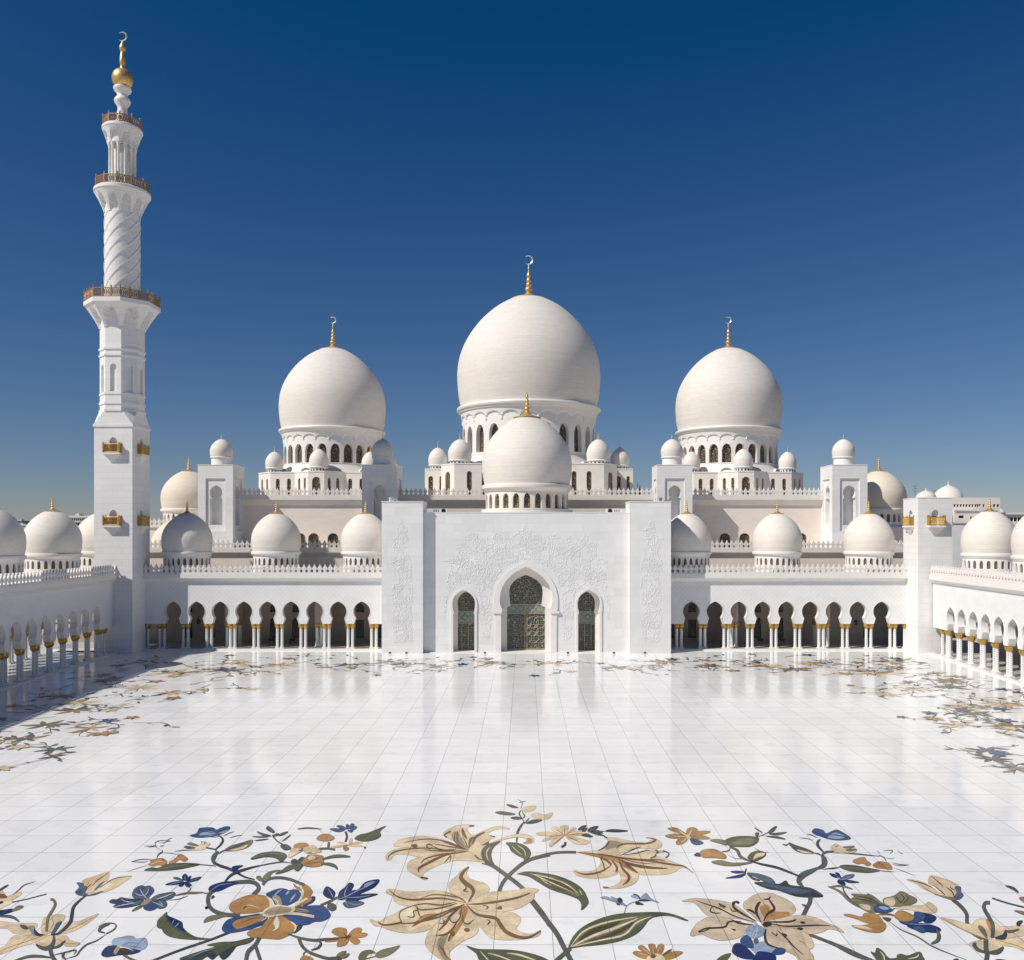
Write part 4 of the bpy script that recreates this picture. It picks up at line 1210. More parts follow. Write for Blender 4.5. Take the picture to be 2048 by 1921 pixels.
hx = thing('roof_hatch', 'low white hatch box on the flat roof of the right tower', 'hatch', (gx(1862,143.5),144,ZT))
b = MB(); b.box(-1.1,.9,-.5,.5,-.1,.28); b.build('box', M['whitebox'], hx, 0)
b = MB(); b.box(-1.2,1.,-.6,.6,.28,.36); b.build('lid', M['trim'], hx, 0)
def stand(label, x, y):
    t = thing('book_stand', label, 'stand', (x,y,.2), 0, 'small dark stands inside the arcades')
    b = MB(); b.box(-.4,.4,-.25,.25,.55,.95); b.build('cabinet', M['dark'], t, 0)
    l = MB()
    for sx in (-.35,.35):
        for sy in (-.2,.2):
            l2 = MB(); l2.box(sx-.04,sx+.04,sy-.04,sy+.04,0,.55); l2.build('leg', M['grey'], t, 0)
stand('dark stand inside the left arcade, fifth arch from the minaret', gx(543,150.5), 150.5)
stand('dark stand inside the left arcade, sixth arch from the minaret', gx(585,150.5), 150.5)
stand('dark stand inside the right arcade, fourth arch from the portal', gx(1521,150.5), 150.5)
stand('dark stand inside the right arcade, fifth arch from the portal', gx(1564,150.5), 150.5)

def lantern(label, px, py, Y):
    x, z = gx(px,Y), gz(py,Y)
    t = thing('lantern', label, 'lamp', (x,Y,z), 0, 'lanterns inside the facade arcades')
    b = MB(); b.lathe([(0,-.55),(.1,-.5),(.26,-.3),(.3,0),(.24,.25),(.1,.42),(.04,.5)], 8); b.build('lantern_body', M['darkgrille'], t, 0)
    r = MB(); r.lathe([(.02,.5),(.02,9.3-z)], 6); r.build('hanging_rod', M['grey'], t, 0)
lantern('dark lantern hanging in the left arcade, fifth arch from the minaret', 545, 1242, 149.2)
lantern('dark lantern hanging in the left arcade, sixth arch from the minaret', 590, 1242, 149.2)
lantern('dark lantern hanging in the left arcade, second arch from the minaret', 397, 1243, 149.2)
lantern('dark lantern hanging in the right arcade, fourth arch from the portal', 1519, 1241, 149.2)
lantern('dark lantern hanging in the right arcade, fifth arch from the portal', 1563, 1241, 149.2)
lantern('dark lantern hanging in the right arcade, eighth arch from the portal', 1712, 1245, 149.2)

# ------------------------------------------------------------------ city beyond the left wing
def city(label, px0, px1, py, Y, floors, m, bays, d=16):
    x0, x1, z1 = gx(px0,Y), gx(px1,Y), gz(py,Y)
    t = thing('apartment_block', label, 'building', (0,0,0), 0, 'city blocks beyond the left wing')
    fh = z1/floors
    rows = [(x0,x1,bays,fh*i+fh*.3,fh*i+fh*.8,(x1-x0)/bays*.32) for i in range(floors)]
    w = block(t, 'wall', x0, x1, Y, Y+d, -.4, z1, m, rows)
    s = MB()
    for i in range(1,floors): s.box(x0-.2,x1+.2,Y-.9,Y-.02,fh*i-.15,fh*i+.05)
    s.build('balcony_slabs', M['whitebox'], t, 0)
    r = MB(); r.box(x0+(x1-x0)*.3,x0+(x1-x0)*.5,Y+3,Y+8,z1-.1,z1+2.2); r.box(x0,x1,Y+.01,Y+.3,z1-.05,z1+.8); r.build('roof_housing', M['whitebox'], t, 0)
M['cityA'] = plain('pale_concrete', (.42,.41,.40), .8, 0, .1, .1)
M['cityB'] = plain('grey_concrete', (.24,.25,.28), .8, 0, .1, .1)
city('pale apartment block with rows of balconies just left of the minaret', 134, 172, 1035, 480, 11, M['cityA'], 9)
city('grey apartment block with wide balconies beside the minaret edge', 172.5, 206, 1034.5, 486, 11, M['cityB'], 4)
city('small dark block on the skyline at the far left', 18, 30, 1042, 900, 13, M['cityB'], 6)
city('small dark block on the far left skyline, right-hand of two', 34.5, 44, 1042, 905, 13, M['cityB'], 5)
city('long low pale block on the far left skyline', 20, 66, 1051, 880, 10, M['cityA'], 16)
city('long low grey block in front of the far left skyline', -60, 68, 1060, 700, 7, M['cityB'], 34)
# trees as one far dark mass
def leafmat():
    m, nt, b = newmat('dark_far_foliage')
    v = noise(nt, objco(nt), .25, 4)
    nt.links.new(mixc(nt, ramp(nt, v, .35, .65), (.022,.03,.016), (.06,.075,.035)), b.inputs['Base Color'])
    b.inputs['Roughness'].default_value = .8
    return m
M['leaf'] = leafmat()
def treebelt():
    mb = MB(); r = random.Random(5)
    for i in range(110):
        Y = r.uniform(190, 420); x = gx(r.uniform(-60,215), Y); h = r.uniform(6, 11); cr = h*.42
        mb.tube([(x,Y,-.4),(x+r.uniform(-.3,.3),Y,h*.6)], [.25,.12], 5)
        for k in range(85):
            d = Vector((r.gauss(0,1),r.gauss(0,1),r.gauss(0,.8))).normalized()*cr*r.uniform(.45,1)
            c = Vector((x,Y,h*.62))+d; s = r.uniform(.5,1.0)
            u = Vector((r.gauss(0,1),r.gauss(0,1),r.gauss(0,1))).normalized(); v = u.orthogonal().normalized()
            mb.face([c+u*s, c+v*s*.7, c-u*s, c-v*s*.7])
    tag(mb.build('tree_belt', M['leaf'], smooth=0), 'dark band of trees beyond the left arcade wing', 'trees', None, 'stuff')
treebelt()
def hill():
    r = random.Random(3); Y = 1500.
    n = 60; rows = []
    x0, x1 = gx(1240,Y), gx(1330,Y)
    for j in range(9):
        row = []
        for i in range(n+1):
            t_ = i/n; e = math.exp(-((t_-.55)/.24)**2)
            hgt = (gz(962,Y)+4)*e*(1-abs(j-4)/4.2)*(.93+.10*math.sin(i*1.7+j)+.06*r.uniform(-1,1))
            row.append((x0+(x1-x0)*t_, Y+j*22, max(-1,hgt)))
        rows.append(row)
    mb = MB(); mb.grid(rows)
    tag(mb.build('hill', plain('bare_grey_rock', (.13,.12,.115), .9, 0, .35, .05), smooth=0), 'bare grey rocky hill far behind the hall', None, None, 'structure')
hill()
# ------------------------------------------------------------------ stone inlay in the floor
INL = {'tan':((.78,.62,.40),(.38,.24,.12)), 'beige':((.66,.53,.37),(.25,.17,.09)), 'peach':((.72,.53,.33),None), 'cream':((.80,.70,.48),None), 'ochre':((.46,.25,.085),(.20,.10,.03)),
       'brown':((.21,.115,.045),None), 'dbrown':((.055,.035,.022),None), 'green':((.115,.125,.062),(.035,.04,.03)), 'olive':((.22,.20,.11),(.07,.065,.04)), 'dolive':((.095,.08,.03),None), 'stem':((.12,.125,.098),(.035,.037,.035)),
       'char':((.062,.065,.068),(.02,.02,.02)), 'navy':((.022,.036,.125),(.015,.02,.05)), 'blue':((.05,.09,.215),(.015,.025,.08)), 'pale':((.32,.39,.52),(.12,.16,.26)), 'slate':((.10,.14,.19),(.03,.04,.06)),
       'grey':((.30,.30,.29),None), 'speck':((.40,.32,.20),None), 'white':((.78,.79,.80),None)}
def inlay_mat(name, c):
    m, nt, b = newmat(name)
    geo = nt.nodes.new('ShaderNodeNewGeometry').outputs['Position']
    x, y, z = sep(nt, geo)
    n1 = noise(nt, geo, .9, 5, .62); n2 = noise(nt, geo, 9., 3, .7)
    f = mth(nt, 'MULTIPLY', ramp(nt, n1, .32, .68, .74, 1.12), ramp(nt, n2, .3, .7, .86, 1.12))
    cc = mixc(nt, 1., c, comb(nt, f, f, f), 'MULTIPLY')
    # separately cut stone pieces: a tone of their own and a fine seam
    vc = N(nt, 'ShaderNodeTexVoronoi'); vc.inputs['Scale'].default_value = .95; nt.links.new(geo, vc.inputs['Vector'])
    ve = N(nt, 'ShaderNodeTexVoronoi', feature='DISTANCE_TO_EDGE'); ve.inputs['Scale'].default_value = .95; nt.links.new(geo, ve.inputs['Vector'])
    pt = ramp(nt, sep(nt, vc.outputs['Color'])[0], 0, 1, .86, 1.10)
    pt = mth(nt, 'MULTIPLY', pt, ramp(nt, ve.outputs['Distance'], .008, .022, .88, 1.))
    cc = mixc(nt, 1., cc, comb(nt, pt, pt, pt), 'MULTIPLY')
    u = mth(nt, 'ADD', mth(nt, 'DIVIDE', x, 2.75), .527); v = mth(nt, 'DIVIDE', mth(nt, 'SUBTRACT', y, 40.55), 2.935)
    ju = mth(nt, 'GREATER_THAN', mth(nt, 'ABSOLUTE', mth(nt, 'SUBTRACT', mth(nt, 'FRACT', u), .5)), .5-.0075)
    jv = mth(nt, 'GREATER_THAN', mth(nt, 'ABSOLUTE', mth(nt, 'SUBTRACT', mth(nt, 'FRACT', v), .5)), .5-.0068)
    cc = mixc(nt, mth(nt,'MULTIPLY',jv,.2), cc, (.2,.19,.17)); cc = mixc(nt, mth(nt,'MULTIPLY',ju,.7), cc, (.1,.095,.09))
    nt.links.new(cc, b.inputs['Base Color']); b.inputs['Roughness'].default_value = .2; b.inputs['IOR'].default_value = 1.3
    return m
IM = {}
for k, (c, o) in INL.items():
    IM[k] = inlay_mat('inlay_'+k, c)
    if o: IM[k+'_o'] = inlay_mat('inlay_'+k+'_edge', o)
REG = {'A':(200,1640,6.2125),'B':(420,1640,5.522),'C':(740,1640,5.522),'D':(1040,1640,5.522),'E':(1340,1680,5.522),'F':(1660,1700,5.124),'G':(0,1700,8.283),'H':(700,1580,2.84),'J':(1320,1620,2.7308)}
PART = {'green':'leaf','olive':'leaf','stem':'stem','char':'stem','slate':'leaf'}
def motif(idx, label, text, group='flowers inlaid in the near floor'):
    shapes = []
    for ln in text.strip().split('\n'):
        f = ln.split()
        if len(f) < 4: continue
        ox, oy, s = REG[f[0]]
        w = 0; k = 3
        ty = f[1]
        if ty in 'sl': w = float(f[3])/s; k = 4
        pts = [(ox+float(a.split(',')[0])/s, oy+float(a.split(',')[1])/s) for a in f[k:]]
        shapes.append((ty, f[2], w, pts))
    allp = [p for sh in shapes for p in sh[3]]
    mx = sum(p[0] for p in allp)/len(allp); my = sum(p[1] for p in allp)/len(allp)
    c = ground(mx, my)
    t = thing('inlaid_flower', label, 'floor inlay', (c[0],c[1],0), 0, group)
    marks = {}
    z = .004+(idx % 4)*.0003
    def G(p, zz):
        q = ground(p[0], max(p[1], 1200)); return (q[0]-c[0], q[1]-c[1], zz)
    for ty, colr, w, pts in shapes:
        z += .0009
        if ty in 'pb':
            sp = [(q.x,q.y) for q in spline([Vector((a,b,0)) for a,b in pts], 6, True)]
            mb = MB(); mats = [IM[colr]]
            if ty == 'p' and colr+'_o' in IM:
                mats.append(IM[colr+'_o'])
                ar = sum(sp[i-1][0]*sp[i][1]-sp[i][0]*sp[i-1][1] for i in range(len(sp)))
                sg = 1 if ar > 0 else -1; n = len(sp); off = []
                for i in range(n):
                    a, b = sp[i-2], sp[(i+2) % n]
                    d = Vector((b[1]-a[1], -(b[0]-a[0]))); d = d.normalized() if d.length > 1e-6 else Vector((0,0))
                    off.append((sp[i][0]+d.x*sg*.62, sp[i][1]+d.y*sg*.62))
                v = [G(p, z-.0004) for p in off] + [G(p, z) for p in sp]
                mb.add(v, [(i,(i+1)%n,n+(i+1)%n,n+i) for i in range(n)], 1)
            polys = [Vector((p[0],p[1],0)) for p in sp]
            tr = tessellate_polygon([polys])
            V = [G(p, z) for p in sp]
            out = []
            for q in tr:
                a,b_,c_ = (V[k] for k in q)
                out.append(q if (b_[0]-a[0])*(c_[1]-a[1])-(b_[1]-a[1])*(c_[0]-a[0]) > 0 else (q[0],q[2],q[1]))
            mb.add(V, out, 0)
            mb.build(PART.get(colr, 'petal') if ty == 'p' else ('blotch' if colr not in ('green','olive','stem','char') else 'leaf'), mats, t, 0)
        else:
            sp = spline([Vector((a,b,0)) for a,b in pts], 6)
            n = len(sp); L = []; Rr = []; Lo = []; Ro = []
            edge = colr in ('stem','char','olive','green') and w > 3.2
            for i, p in enumerate(sp):
                a, b = sp[max(i-1,0)], sp[min(i+1,n-1)]; d = (b-a); d = d.normalized() if d.length > 1e-6 else Vector((1,0,0))
                tt = i/(n-1); ww = w*.5*(1 if ty == 'l' else (.22+.78*math.sin(PI*min(1,tt*1.0))))
                nx, ny = -d.y, d.x
                L.append((p.x+nx*ww, p.y+ny*ww)); Rr.append((p.x-nx*ww, p.y-ny*ww))
                Lo.append((p.x+nx*(ww+.55), p.y+ny*(ww+.55))); Ro.append((p.x-nx*(ww+.55), p.y-ny*(ww+.55)))
            tgt = MB() if PART.get(colr) == 'stem' or (colr in ('olive','green') and w > 3) else marks.setdefault(colr, MB())
            if edge and colr+'_o' in IM:
                tgt.grid([[G(p,z-.0004) for p in Lo],[G(p,z-.0004) for p in Ro]], False, 1)
                tgt.grid([[G(p,z) for p in L],[G(p,z) for p in Rr]], False, 0)
            else: tgt.grid([[G(p,z) for p in L],[G(p,z) for p in Rr]], False, 0)
            if tgt not in marks.values():
                tgt.build('stem', [IM[colr], IM.get(colr+'_o', IM[colr])], t, 0)
    for colr, mb in marks.items():
        mb.build('petal_markings', IM[colr], t, 0)
    return t

motif(0, 'grey-green stems and long striped leaves of the central lily spray', '''
C l stem 40 1240,465 1350,505 1500,610 1620,700 1720,790
C l stem 48 1780,880 1900,1030 1988,1170
D l stem 50 120,885 270,1080 400,1250 480,1400 560,1552 600,1640
C l stem 36 1425,800 1465,700 1540,610 1680,490 1800,430 1988,385
D l stem 24 0,505 200,410 400,365 620,360
D l stem 44 560,1420 480,1490 400,1560 330,1640
C p green 1230,390 1245,325 1310,275 1440,240 1370,300 1338,370 1345,440 1365,495 1310,490 1255,450
C s cream 12 1325,300 1285,370 1310,455
C p green 1505,256 1640,262 1740,308 1775,370 1750,425 1690,478 1700,435 1620,390 1560,345 1535,295
C s cream 9 1565,290 1620,345 1680,390
C s cream 10 1630,285 1700,335 1720,405
D p green -30,600 80,576 220,588 400,620 560,680 680,760 740,860 750,930 680,1000 680,940 640,880 520,830 340,770 200,690 100,630 0,605
D b olive 150,605 330,625 500,690 620,780 660,850 560,810 380,720 240,650
D b dolive 200,640 380,660 560,760 600,815 420,740
D s cream 12 110,598 300,640 500,710 645,815
D s cream 12 150,608 350,700 595,808
D s cream 8 230,655 290,700 345,730
D s cream 9 650,770 690,835
D p green 535,1420 580,1310 680,1200 850,1110 1060,1050 1300,1030 1560,1028 1720,1058 1852,1115 1800,1108 1650,1062 1500,1072 1420,1110 1360,1190 1270,1270 1100,1340 900,1380 700,1400 580,1418
D b olive 600,1360 720,1230 900,1140 1150,1085 1350,1080 1380,1110 1290,1180 1150,1270 900,1340 700,1375
D b dolive 640,1345 760,1230 930,1165 1120,1120 1020,1190 800,1290
D b dolive 700,1355 900,1290 1100,1210 1260,1130 1180,1215 1000,1300
D s cream 20 560,1405 700,1240 950,1140 1290,1078
D s cream 30 570,1408 800,1290 1080,1190 1300,1096
D s cream 20 600,1402 900,1335 1150,1275 1290,1140 1450,1075
C p green 1065,1400 1200,1435 1400,1440 1600,1450 1800,1490 1960,1552 2050,1640 1300,1640 1210,1560 1170,1480
C s cream 14 1220,1460 1280,1530 1350,1600
C s cream 16 1300,1480 1420,1510 1600,1580
C s cream 22 1510,1480 1650,1500 1850,1570
''')
motif(1, 'large tan lily inlaid lowest of the three central lilies, facing the viewer', '''
C p tan 870,740 890,680 960,620 1010,560 1092,520 1066,590 1090,640 1180,680 1260,700 1318,755 1300,800 1240,830 1150,870 1080,915 1040,880 960,840 890,800
C p tan 180,790 230,765 400,795 560,795 720,785 850,800 960,840 1050,910 1040,935 900,930 760,945 600,950 450,960 330,935 270,900 255,850 190,815
C p tan 5,1105 100,1125 180,1080 260,1050 340,1000 450,955 600,925 800,940 1040,935 900,1040 760,1120 640,1220 480,1250 330,1245 200,1215 130,1185 40,1165
C p tan 1070,930 1150,890 1240,830 1340,800 1480,790 1620,780 1740,755 1862,775 1818,815 1810,870 1750,920 1640,980 1500,1010 1360,1020 1200,1000 1090,960
C p tan 1070,950 1180,1000 1300,1020 1440,1020 1560,1025 1640,1060 1665,1110 1640,1160 1615,1195 1640,1230 1720,1260 1800,1260 1885,1225 1860,1285 1760,1310 1650,1325 1500,1330 1360,1315 1290,1270 1240,1210 1190,1160 1160,1080 1090,1010
C p tan 1040,950 1100,1010 1160,1080 1190,1180 1190,1240 1140,1290 1050,1330 960,1390 890,1450 875,1500 890,1560 840,1560 760,1530 680,1470 620,1400 610,1340 640,1260 700,1190 800,1120 930,1020
C b ochre 980,1020 1040,950 1080,990 1060,1070 1010,1170 960,1250 870,1350 870,1290 930,1200 1000,1100
C b ochre 520,1110 600,1050 750,1040 720,1075 600,1115 480,1180
C b speck 740,1380 775,1300 860,1270 840,1340 815,1420 850,1500 885,1552 820,1550 770,1480
C b cream 900,1090 940,1050 980,1050 985,1090 930,1110
C b cream 340,1010 440,965 500,975 480,1060 420,1100 350,1100
C s brown 50 1092,523 1030,580 1005,640 1050,700 1120,750 1140,810 1085,910
C s brown 24 210,775 300,850 440,885 600,880 740,870 880,880 1050,920
C s brown 14 560,870 700,830 850,840 1000,870 1060,920
C s brown 10 820,805 920,835 1020,890 1060,925
C l brown 18 90,1135 150,1165 260,1155 350,1135
C s brown 22 300,1148 500,1140 650,1085 800,1030 1040,935
C l brown 11 350,1135 322,1070 345,1010 450,960
C s brown 15 430,965 600,930 780,945 950,910
C s brown 18 460,1185 560,1130 750,1080 900,1010 1040,940
C l brown 12 515,960 540,1050 570,1085
C l brown 11 500,960 560,1000 620,990
C l brown 11 415,1072 450,1080 485,1070 480,1015 525,1005
C s brown 15 520,1000 700,990 850,960 960,925
C s brown 24 1060,938 1240,930 1450,900 1640,860 1765,812
C s brown 44 1070,950 1180,1050 1380,1090 1430,1150 1500,1240 1640,1300 1760,1300 1885,1232
C s brown 12 1010,960 985,1100 920,1140 878,1100 900,1060
C s brown 14 1020,1050 1030,1130 1080,1155 1150,1105
C s brown 22 725,1280 820,1275 900,1220 965,1120
C s brown 24 755,1230 830,1150 900,1050 1010,960
C s brown 10 860,1350 880,1290 930,1240
C s brown 16 890,1560 830,1500 800,1440 760,1390
C s brown 14 755,1145 810,1150 815,1120 795,1105
C b brown 1035,1222 1052,1205 1080,1203 1098,1220 1080,1240 1052,1240
C b brown 885,1265 898,1245 920,1243 934,1262 922,1285 898,1285
C b brown 1400,985 1440,958 1455,985 1430,995
C s brown 10 1240,950 1300,965 1275,998
C s brown 12 1290,1110 1322,1130 1290,1165
C s brown 10 1030,700 1060,760 1030,790 1090,795
''')
motif(2, 'tan lily opening to the upper left above the large central lily', '''
C p tan 810,160 830,130 900,90 960,65 1080,56 1152,68 1100,80 1070,100 1090,140 1150,175 1240,130 1340,90 1440,75 1545,103 1480,102 1380,112 1300,160 1380,188 1330,215 1290,260 1200,300 1090,330 1000,300 930,240 860,200
C p tan 270,292 300,240 420,200 560,185 720,200 860,240 960,280 1080,330 960,345 800,335 600,325 450,305
C p tan 175,425 200,370 280,330 420,310 600,320 1080,335 1080,355 900,365 780,390 560,415 440,390 330,380 260,400 232,440 190,450
C p tan 410,530 430,470 500,430 640,400 850,370 1100,355 1160,380 1220,460 1100,455 950,450 860,470 760,500 640,560 580,610 600,645 642,648 600,665 550,640 480,600 430,570
C p tan 1090,340 1200,290 1300,270 1400,230 1500,190 1620,163 1740,168 1812,215 1780,262 1690,262 1730,235 1700,200 1600,195 1480,220 1380,250 1270,300 1230,360 1240,420 1270,480 1220,465 1150,390
C b speck 900,170 960,130 1010,200 1075,320 1000,300 930,240
C b ochre 1690,258 1740,235 1735,205 1790,215 1780,258
C b speck 1090,310 1110,230 1160,200 1150,260
C l char 16 1095,72 1150,69
C s brown 16 195,442 220,390 330,340 560,315 800,325
C s brown 13 380,255 520,225 680,215 850,245 960,290
C b brown 455,290 475,273 510,272 528,290 510,308 475,308
C l brown 14 690,285 650,272 625,290 650,320 690,310
C s brown 22 690,295 800,340 930,335
C s brown 12 700,265 880,300 1070,330
C s brown 26 790,235 900,270 1060,330
C s brown 16 560,488 620,430 800,385 1080,355
C s brown 28 540,585 540,540 640,480 840,390 1060,355
C l char 16 560,640 635,650
C l brown 15 890,128 820,170 850,198
C s brown 34 1020,95 1030,150 1070,215
C s brown 28 1160,195 1110,220 1090,320
C s brown 24 1270,138 1170,190 1130,270
C s brown 16 1155,385 1190,425 1260,455
C l brown 9 1380,190 1330,180
C b brown 1240,282 1310,243 1302,272
C s brown 11 940,150 930,230 1000,300 1070,332
C s brown 10 1010,170 1060,260 1080,330
C s brown 10 970,130 960,220 1050,310
C s brown 10 820,480 890,400 880,460
C s brown 9 600,335 800,350 1080,345
''')
motif(3, 'tan lily opening to the right, right of the crossing stems', '''
D p tan 1060,400 1200,380 1400,340 1600,350 1480,390 1600,430 1720,480 1830,520 1915,595 1860,545 1780,530 1700,580 1600,605 1450,610 1310,600 1200,520 1100,450
D p tan 930,190 960,195 1080,205 1200,235 1320,250 1400,255 1480,215 1540,235 1568,270 1550,310 1480,325 1330,315 1200,330 1060,390 850,375 700,368 635,360 850,340 920,310 960,260 970,225
D p tan 620,365 860,400 890,440 890,490 840,550 750,575 660,575 620,558 592,572 600,590 640,620 760,645 900,645 1000,625 1080,590 1060,520 1000,440
D p tan 1000,430 1060,520 1110,620 1110,680 1060,725 990,745 920,743 940,760 1060,762 1180,742 1270,700 1308,640 1300,580 1200,500 1100,420
D b speck 980,235 1140,258 1080,300 1010,318 950,330
D b ochre 640,365 860,385 1100,420 1200,520 1290,590 1180,540 1060,470 900,430 780,400
D s brown 22 640,360 900,385 1100,420 1450,460 1700,500 1820,520 1912,592
D s brown 34 1110,450 1250,500 1430,530 1630,540
D s brown 16 1110,425 1300,440 1540,445 1608,465
D s brown 15 1100,400 1250,330 1335,298
D s brown 13 1150,390 1290,370 1400,340 1435,350
D s brown 10 1120,430 1300,475 1500,490
D l brown 14 1495,335 1525,360 1500,368
D l brown 15 1440,425 1490,408 1500,385
D l brown 15 1578,342 1640,372 1630,408 1605,418
D s brown 20 597,572 720,605 880,580 1010,505
D l brown 24 890,420 960,455 1008,498
D s brown 26 1010,445 1070,530 1055,585
D s brown 30 1090,430 1130,540 1200,620 1190,680 1135,722
D s brown 24 1130,450 1220,530 1305,595
D s brown 18 1060,320 1150,270 1400,265 1500,222 1390,200
D s brown 15 860,345 940,300 985,235
D s brown 14 870,395 920,490 930,570
D l char 12 930,190 960,200
D l char 10 918,746 975,752
''')
motif(0, 'small upright sprig with dark leaves and two tan leaves at the very top centre', '''
H s char 12 948,306 950,250 970,208 990,182
H s char 9 992,185 962,140 972,115
H s char 8 988,195 1020,160
H p char 889,85 922,88 955,103 920,101
H p stem 825,130 870,124 940,140 880,144
H p char 912,160 950,154 972,166 940,169
H p char 1000,192 1040,172 1090,173 1050,190
H p tan 975,122 990,102 1052,92 1045,114 1010,126
H p tan 1028,148 1060,134 1100,144 1150,132 1130,163 1080,166
H s grey 6 950,54 978,75 968,108
H s char 4 958,73 1000,66
H s stem 8 975,125 992,150 980,165
''')
motif(1, 'pale tan daisy with dark twig leaves right of the top sprig', '''
D p tan 175,155 290,138 480,165 300,180
D p tan 360,120 358,85 420,90 485,165 430,150
D p tan 445,75 530,70 522,130 490,170 465,120
D p tan 500,165 540,130 580,90 622,100 570,150
D p tan 500,168 640,130 742,150 640,178
D p tan 495,172 620,200 762,240 720,272 600,262
D p tan 485,175 425,235 340,300 328,258 400,205
D p tan 480,172 360,210 248,240 285,208
D s ochre 12 320,190 480,170
D s ochre 12 390,100 490,170
D s ochre 12 495,90 492,170
D s ochre 12 600,105 500,170
D s ochre 12 700,155 500,170
D s ochre 12 660,250 500,175
D s ochre 12 370,270 490,178
D l char 20 500,248 495,280 455,305
D p char 640,112 680,75 732,68 690,112
D p char 685,130 740,92 722,128
D p char 750,115 790,85 862,75 830,110 765,132
D s char 10 740,130 850,130 950,130
D p char 945,130 1020,110 1190,125 1080,138
D p char 680,175 740,158 802,190 740,190
D p char 765,138 850,148 935,182 840,165
D p char 800,125 870,122 912,150 840,142
''')
motif(2, 'faint grey-blue twin blossom between the two striped leaves', '''
D p pale 890,862 960,852 1060,905 1140,945 1060,915 970,885
D p pale 1000,852 1080,880 1180,955 1100,925
D l grey 12 1150,1040 1180,955 1260,910 1400,890
D b char 1278,938 1290,900 1372,940
D s char 18 1250,820 1300,845 1330,882
D p pale 1330,880 1390,815 1445,872 1535,915 1430,892
D b pale 1220,850 1260,830 1310,860 1300,880
D b char 1070,885 1098,858 1132,885 1125,918 1095,918
D b slate 1060,930 1090,918 1105,948 1080,945
D b char 1300,895 1360,880 1445,896 1370,905
''')
motif(3, 'brown six-petalled flower with one blue petal, upper right of the lilies', '''
J p ochre 42,104 90,100 150,140 100,128
J p ochre 28,144 80,132 150,146 80,158
J p ochre 88,185 100,162 150,150 142,175 108,192
J p ochre 143,136 150,106 180,97 206,110 190,136 160,146
J p ochre 158,146 210,118 276,120 230,138
J p ochre 160,150 220,140 274,158 200,162
J p blue 165,160 200,164 236,180 215,192 180,187
J s tan 6 100,110 150,148
J s tan 6 80,146 150,149
J s tan 6 175,110 154,146
J s tan 6 115,180 152,152
J b cream 140,142 158,140 168,156 150,160
''')
motif(0, 'brown daisy cut by the bottom edge, right of the central stem', '''
D p ochre 1250,1480 1270,1453 1350,1462 1440,1500 1420,1535 1330,1525
D p ochre 1308,1420 1320,1393 1370,1400 1455,1490 1400,1485
D p ochre 1418,1390 1450,1373 1492,1390 1497,1490 1460,1485
D p ochre 1500,1485 1520,1400 1560,1373 1592,1400 1570,1470 1530,1505
D p brown 1560,1500 1640,1440 1682,1435 1620,1492
D p ochre 1570,1520 1680,1460 1797,1463 1740,1510 1660,1542 1590,1545
D p tan 1405,1520 1500,1480 1600,1530 1570,1640 1410,1640
D s tan 8 1300,1470 1440,1510
D s tan 8 1340,1410 1450,1495
D s tan 8 1460,1385 1478,1490
D s tan 8 1560,1390 1500,1500
D b brown 1440,1500 1480,1485 1500,1515 1460,1530
D s dbrown 8 1430,1500 1470,1530 1510,1500
''')
motif(1, 'large blue and ochre flower with speckled centre, lower left', '''
B p char 925,1255 960,1180 1022,1163 995,1215
B p navy 1030,950 1090,890 1130,848 1162,860 1140,910 1060,948
B p blue 960,970 1080,953 1200,948 1270,965 1322,1030 1322,1080 1240,1122 1150,1130 1080,1160 960,1162 860,1112 800,1062 900,1040
B p blue 620,830 660,798 760,763 830,765 870,780 950,773 1002,820 980,880 900,930 840,952 780,950 720,940 690,880
B p ochre 920,710 960,740 1010,743 1060,718 1132,790 1110,850 1120,890 1030,940 930,962 960,930 1020,870 1020,800 965,770
B p ochre 213,980 240,918 320,873 420,838 500,828 620,848 660,900 667,960 600,1000 540,1022 400,1037 270,1032
B p blue 133,1210 180,1120 280,1080 420,1060 560,1040 632,1080 600,1150 500,1192 380,1227 200,1252
B p ochre 410,1265 450,1220 560,1190 620,1120 700,1070 800,1068 880,1120 932,1180 932,1232 880,1272 800,1312 740,1322 600,1312 470,1302
B b ochre 248,1150 330,1100 560,1058 592,1100 480,1150 340,1202 278,1200
B s brown 12 330,1150 450,1100 560,1080
B b cream 620,850 660,870 690,940 660,985 655,900
B b speck 690,850 760,845 795,920 790,960 740,950
B s cream 12 690,870 740,900 760,960
B s pale 18 690,880 740,810 800,770
B s pale 22 835,832 880,785
B s pale 24 880,915 910,870 950,820
B s cream 26 880,985 980,905 1027,810 1000,745 975,725
B l cream 26 890,995 1000,920 1075,868
B s ochre 20 900,990 1010,930 1075,885
B l cream 30 850,1038 960,1042 1060,1058 1150,1075
B s speck 40 900,985 1000,1005 1095,1018
B s brown 10 920,990 1010,1010 1090,1020
B b cream 742,1065 765,1140 760,1200 678,1242 720,1200 700,1150
B b speck 742,1065 775,1130 770,1190 750,1210 765,1140
B s cream 22 890,1130 945,1180 930,1245
B b cream 575,1040 620,985 720,945 840,955 940,978 905,1035 780,1062 640,1078
B b speck 600,1040 640,995 730,965 830,968 900,985 880,1025 770,1045 650,1060
B s cream 10 540,1040 640,1080 760,1060
B s cream 9 560,1130 620,1090 640,1040
B s cream 8 390,960 450,950 560,990
B s cream 8 350,990 400,960 360,985
''')
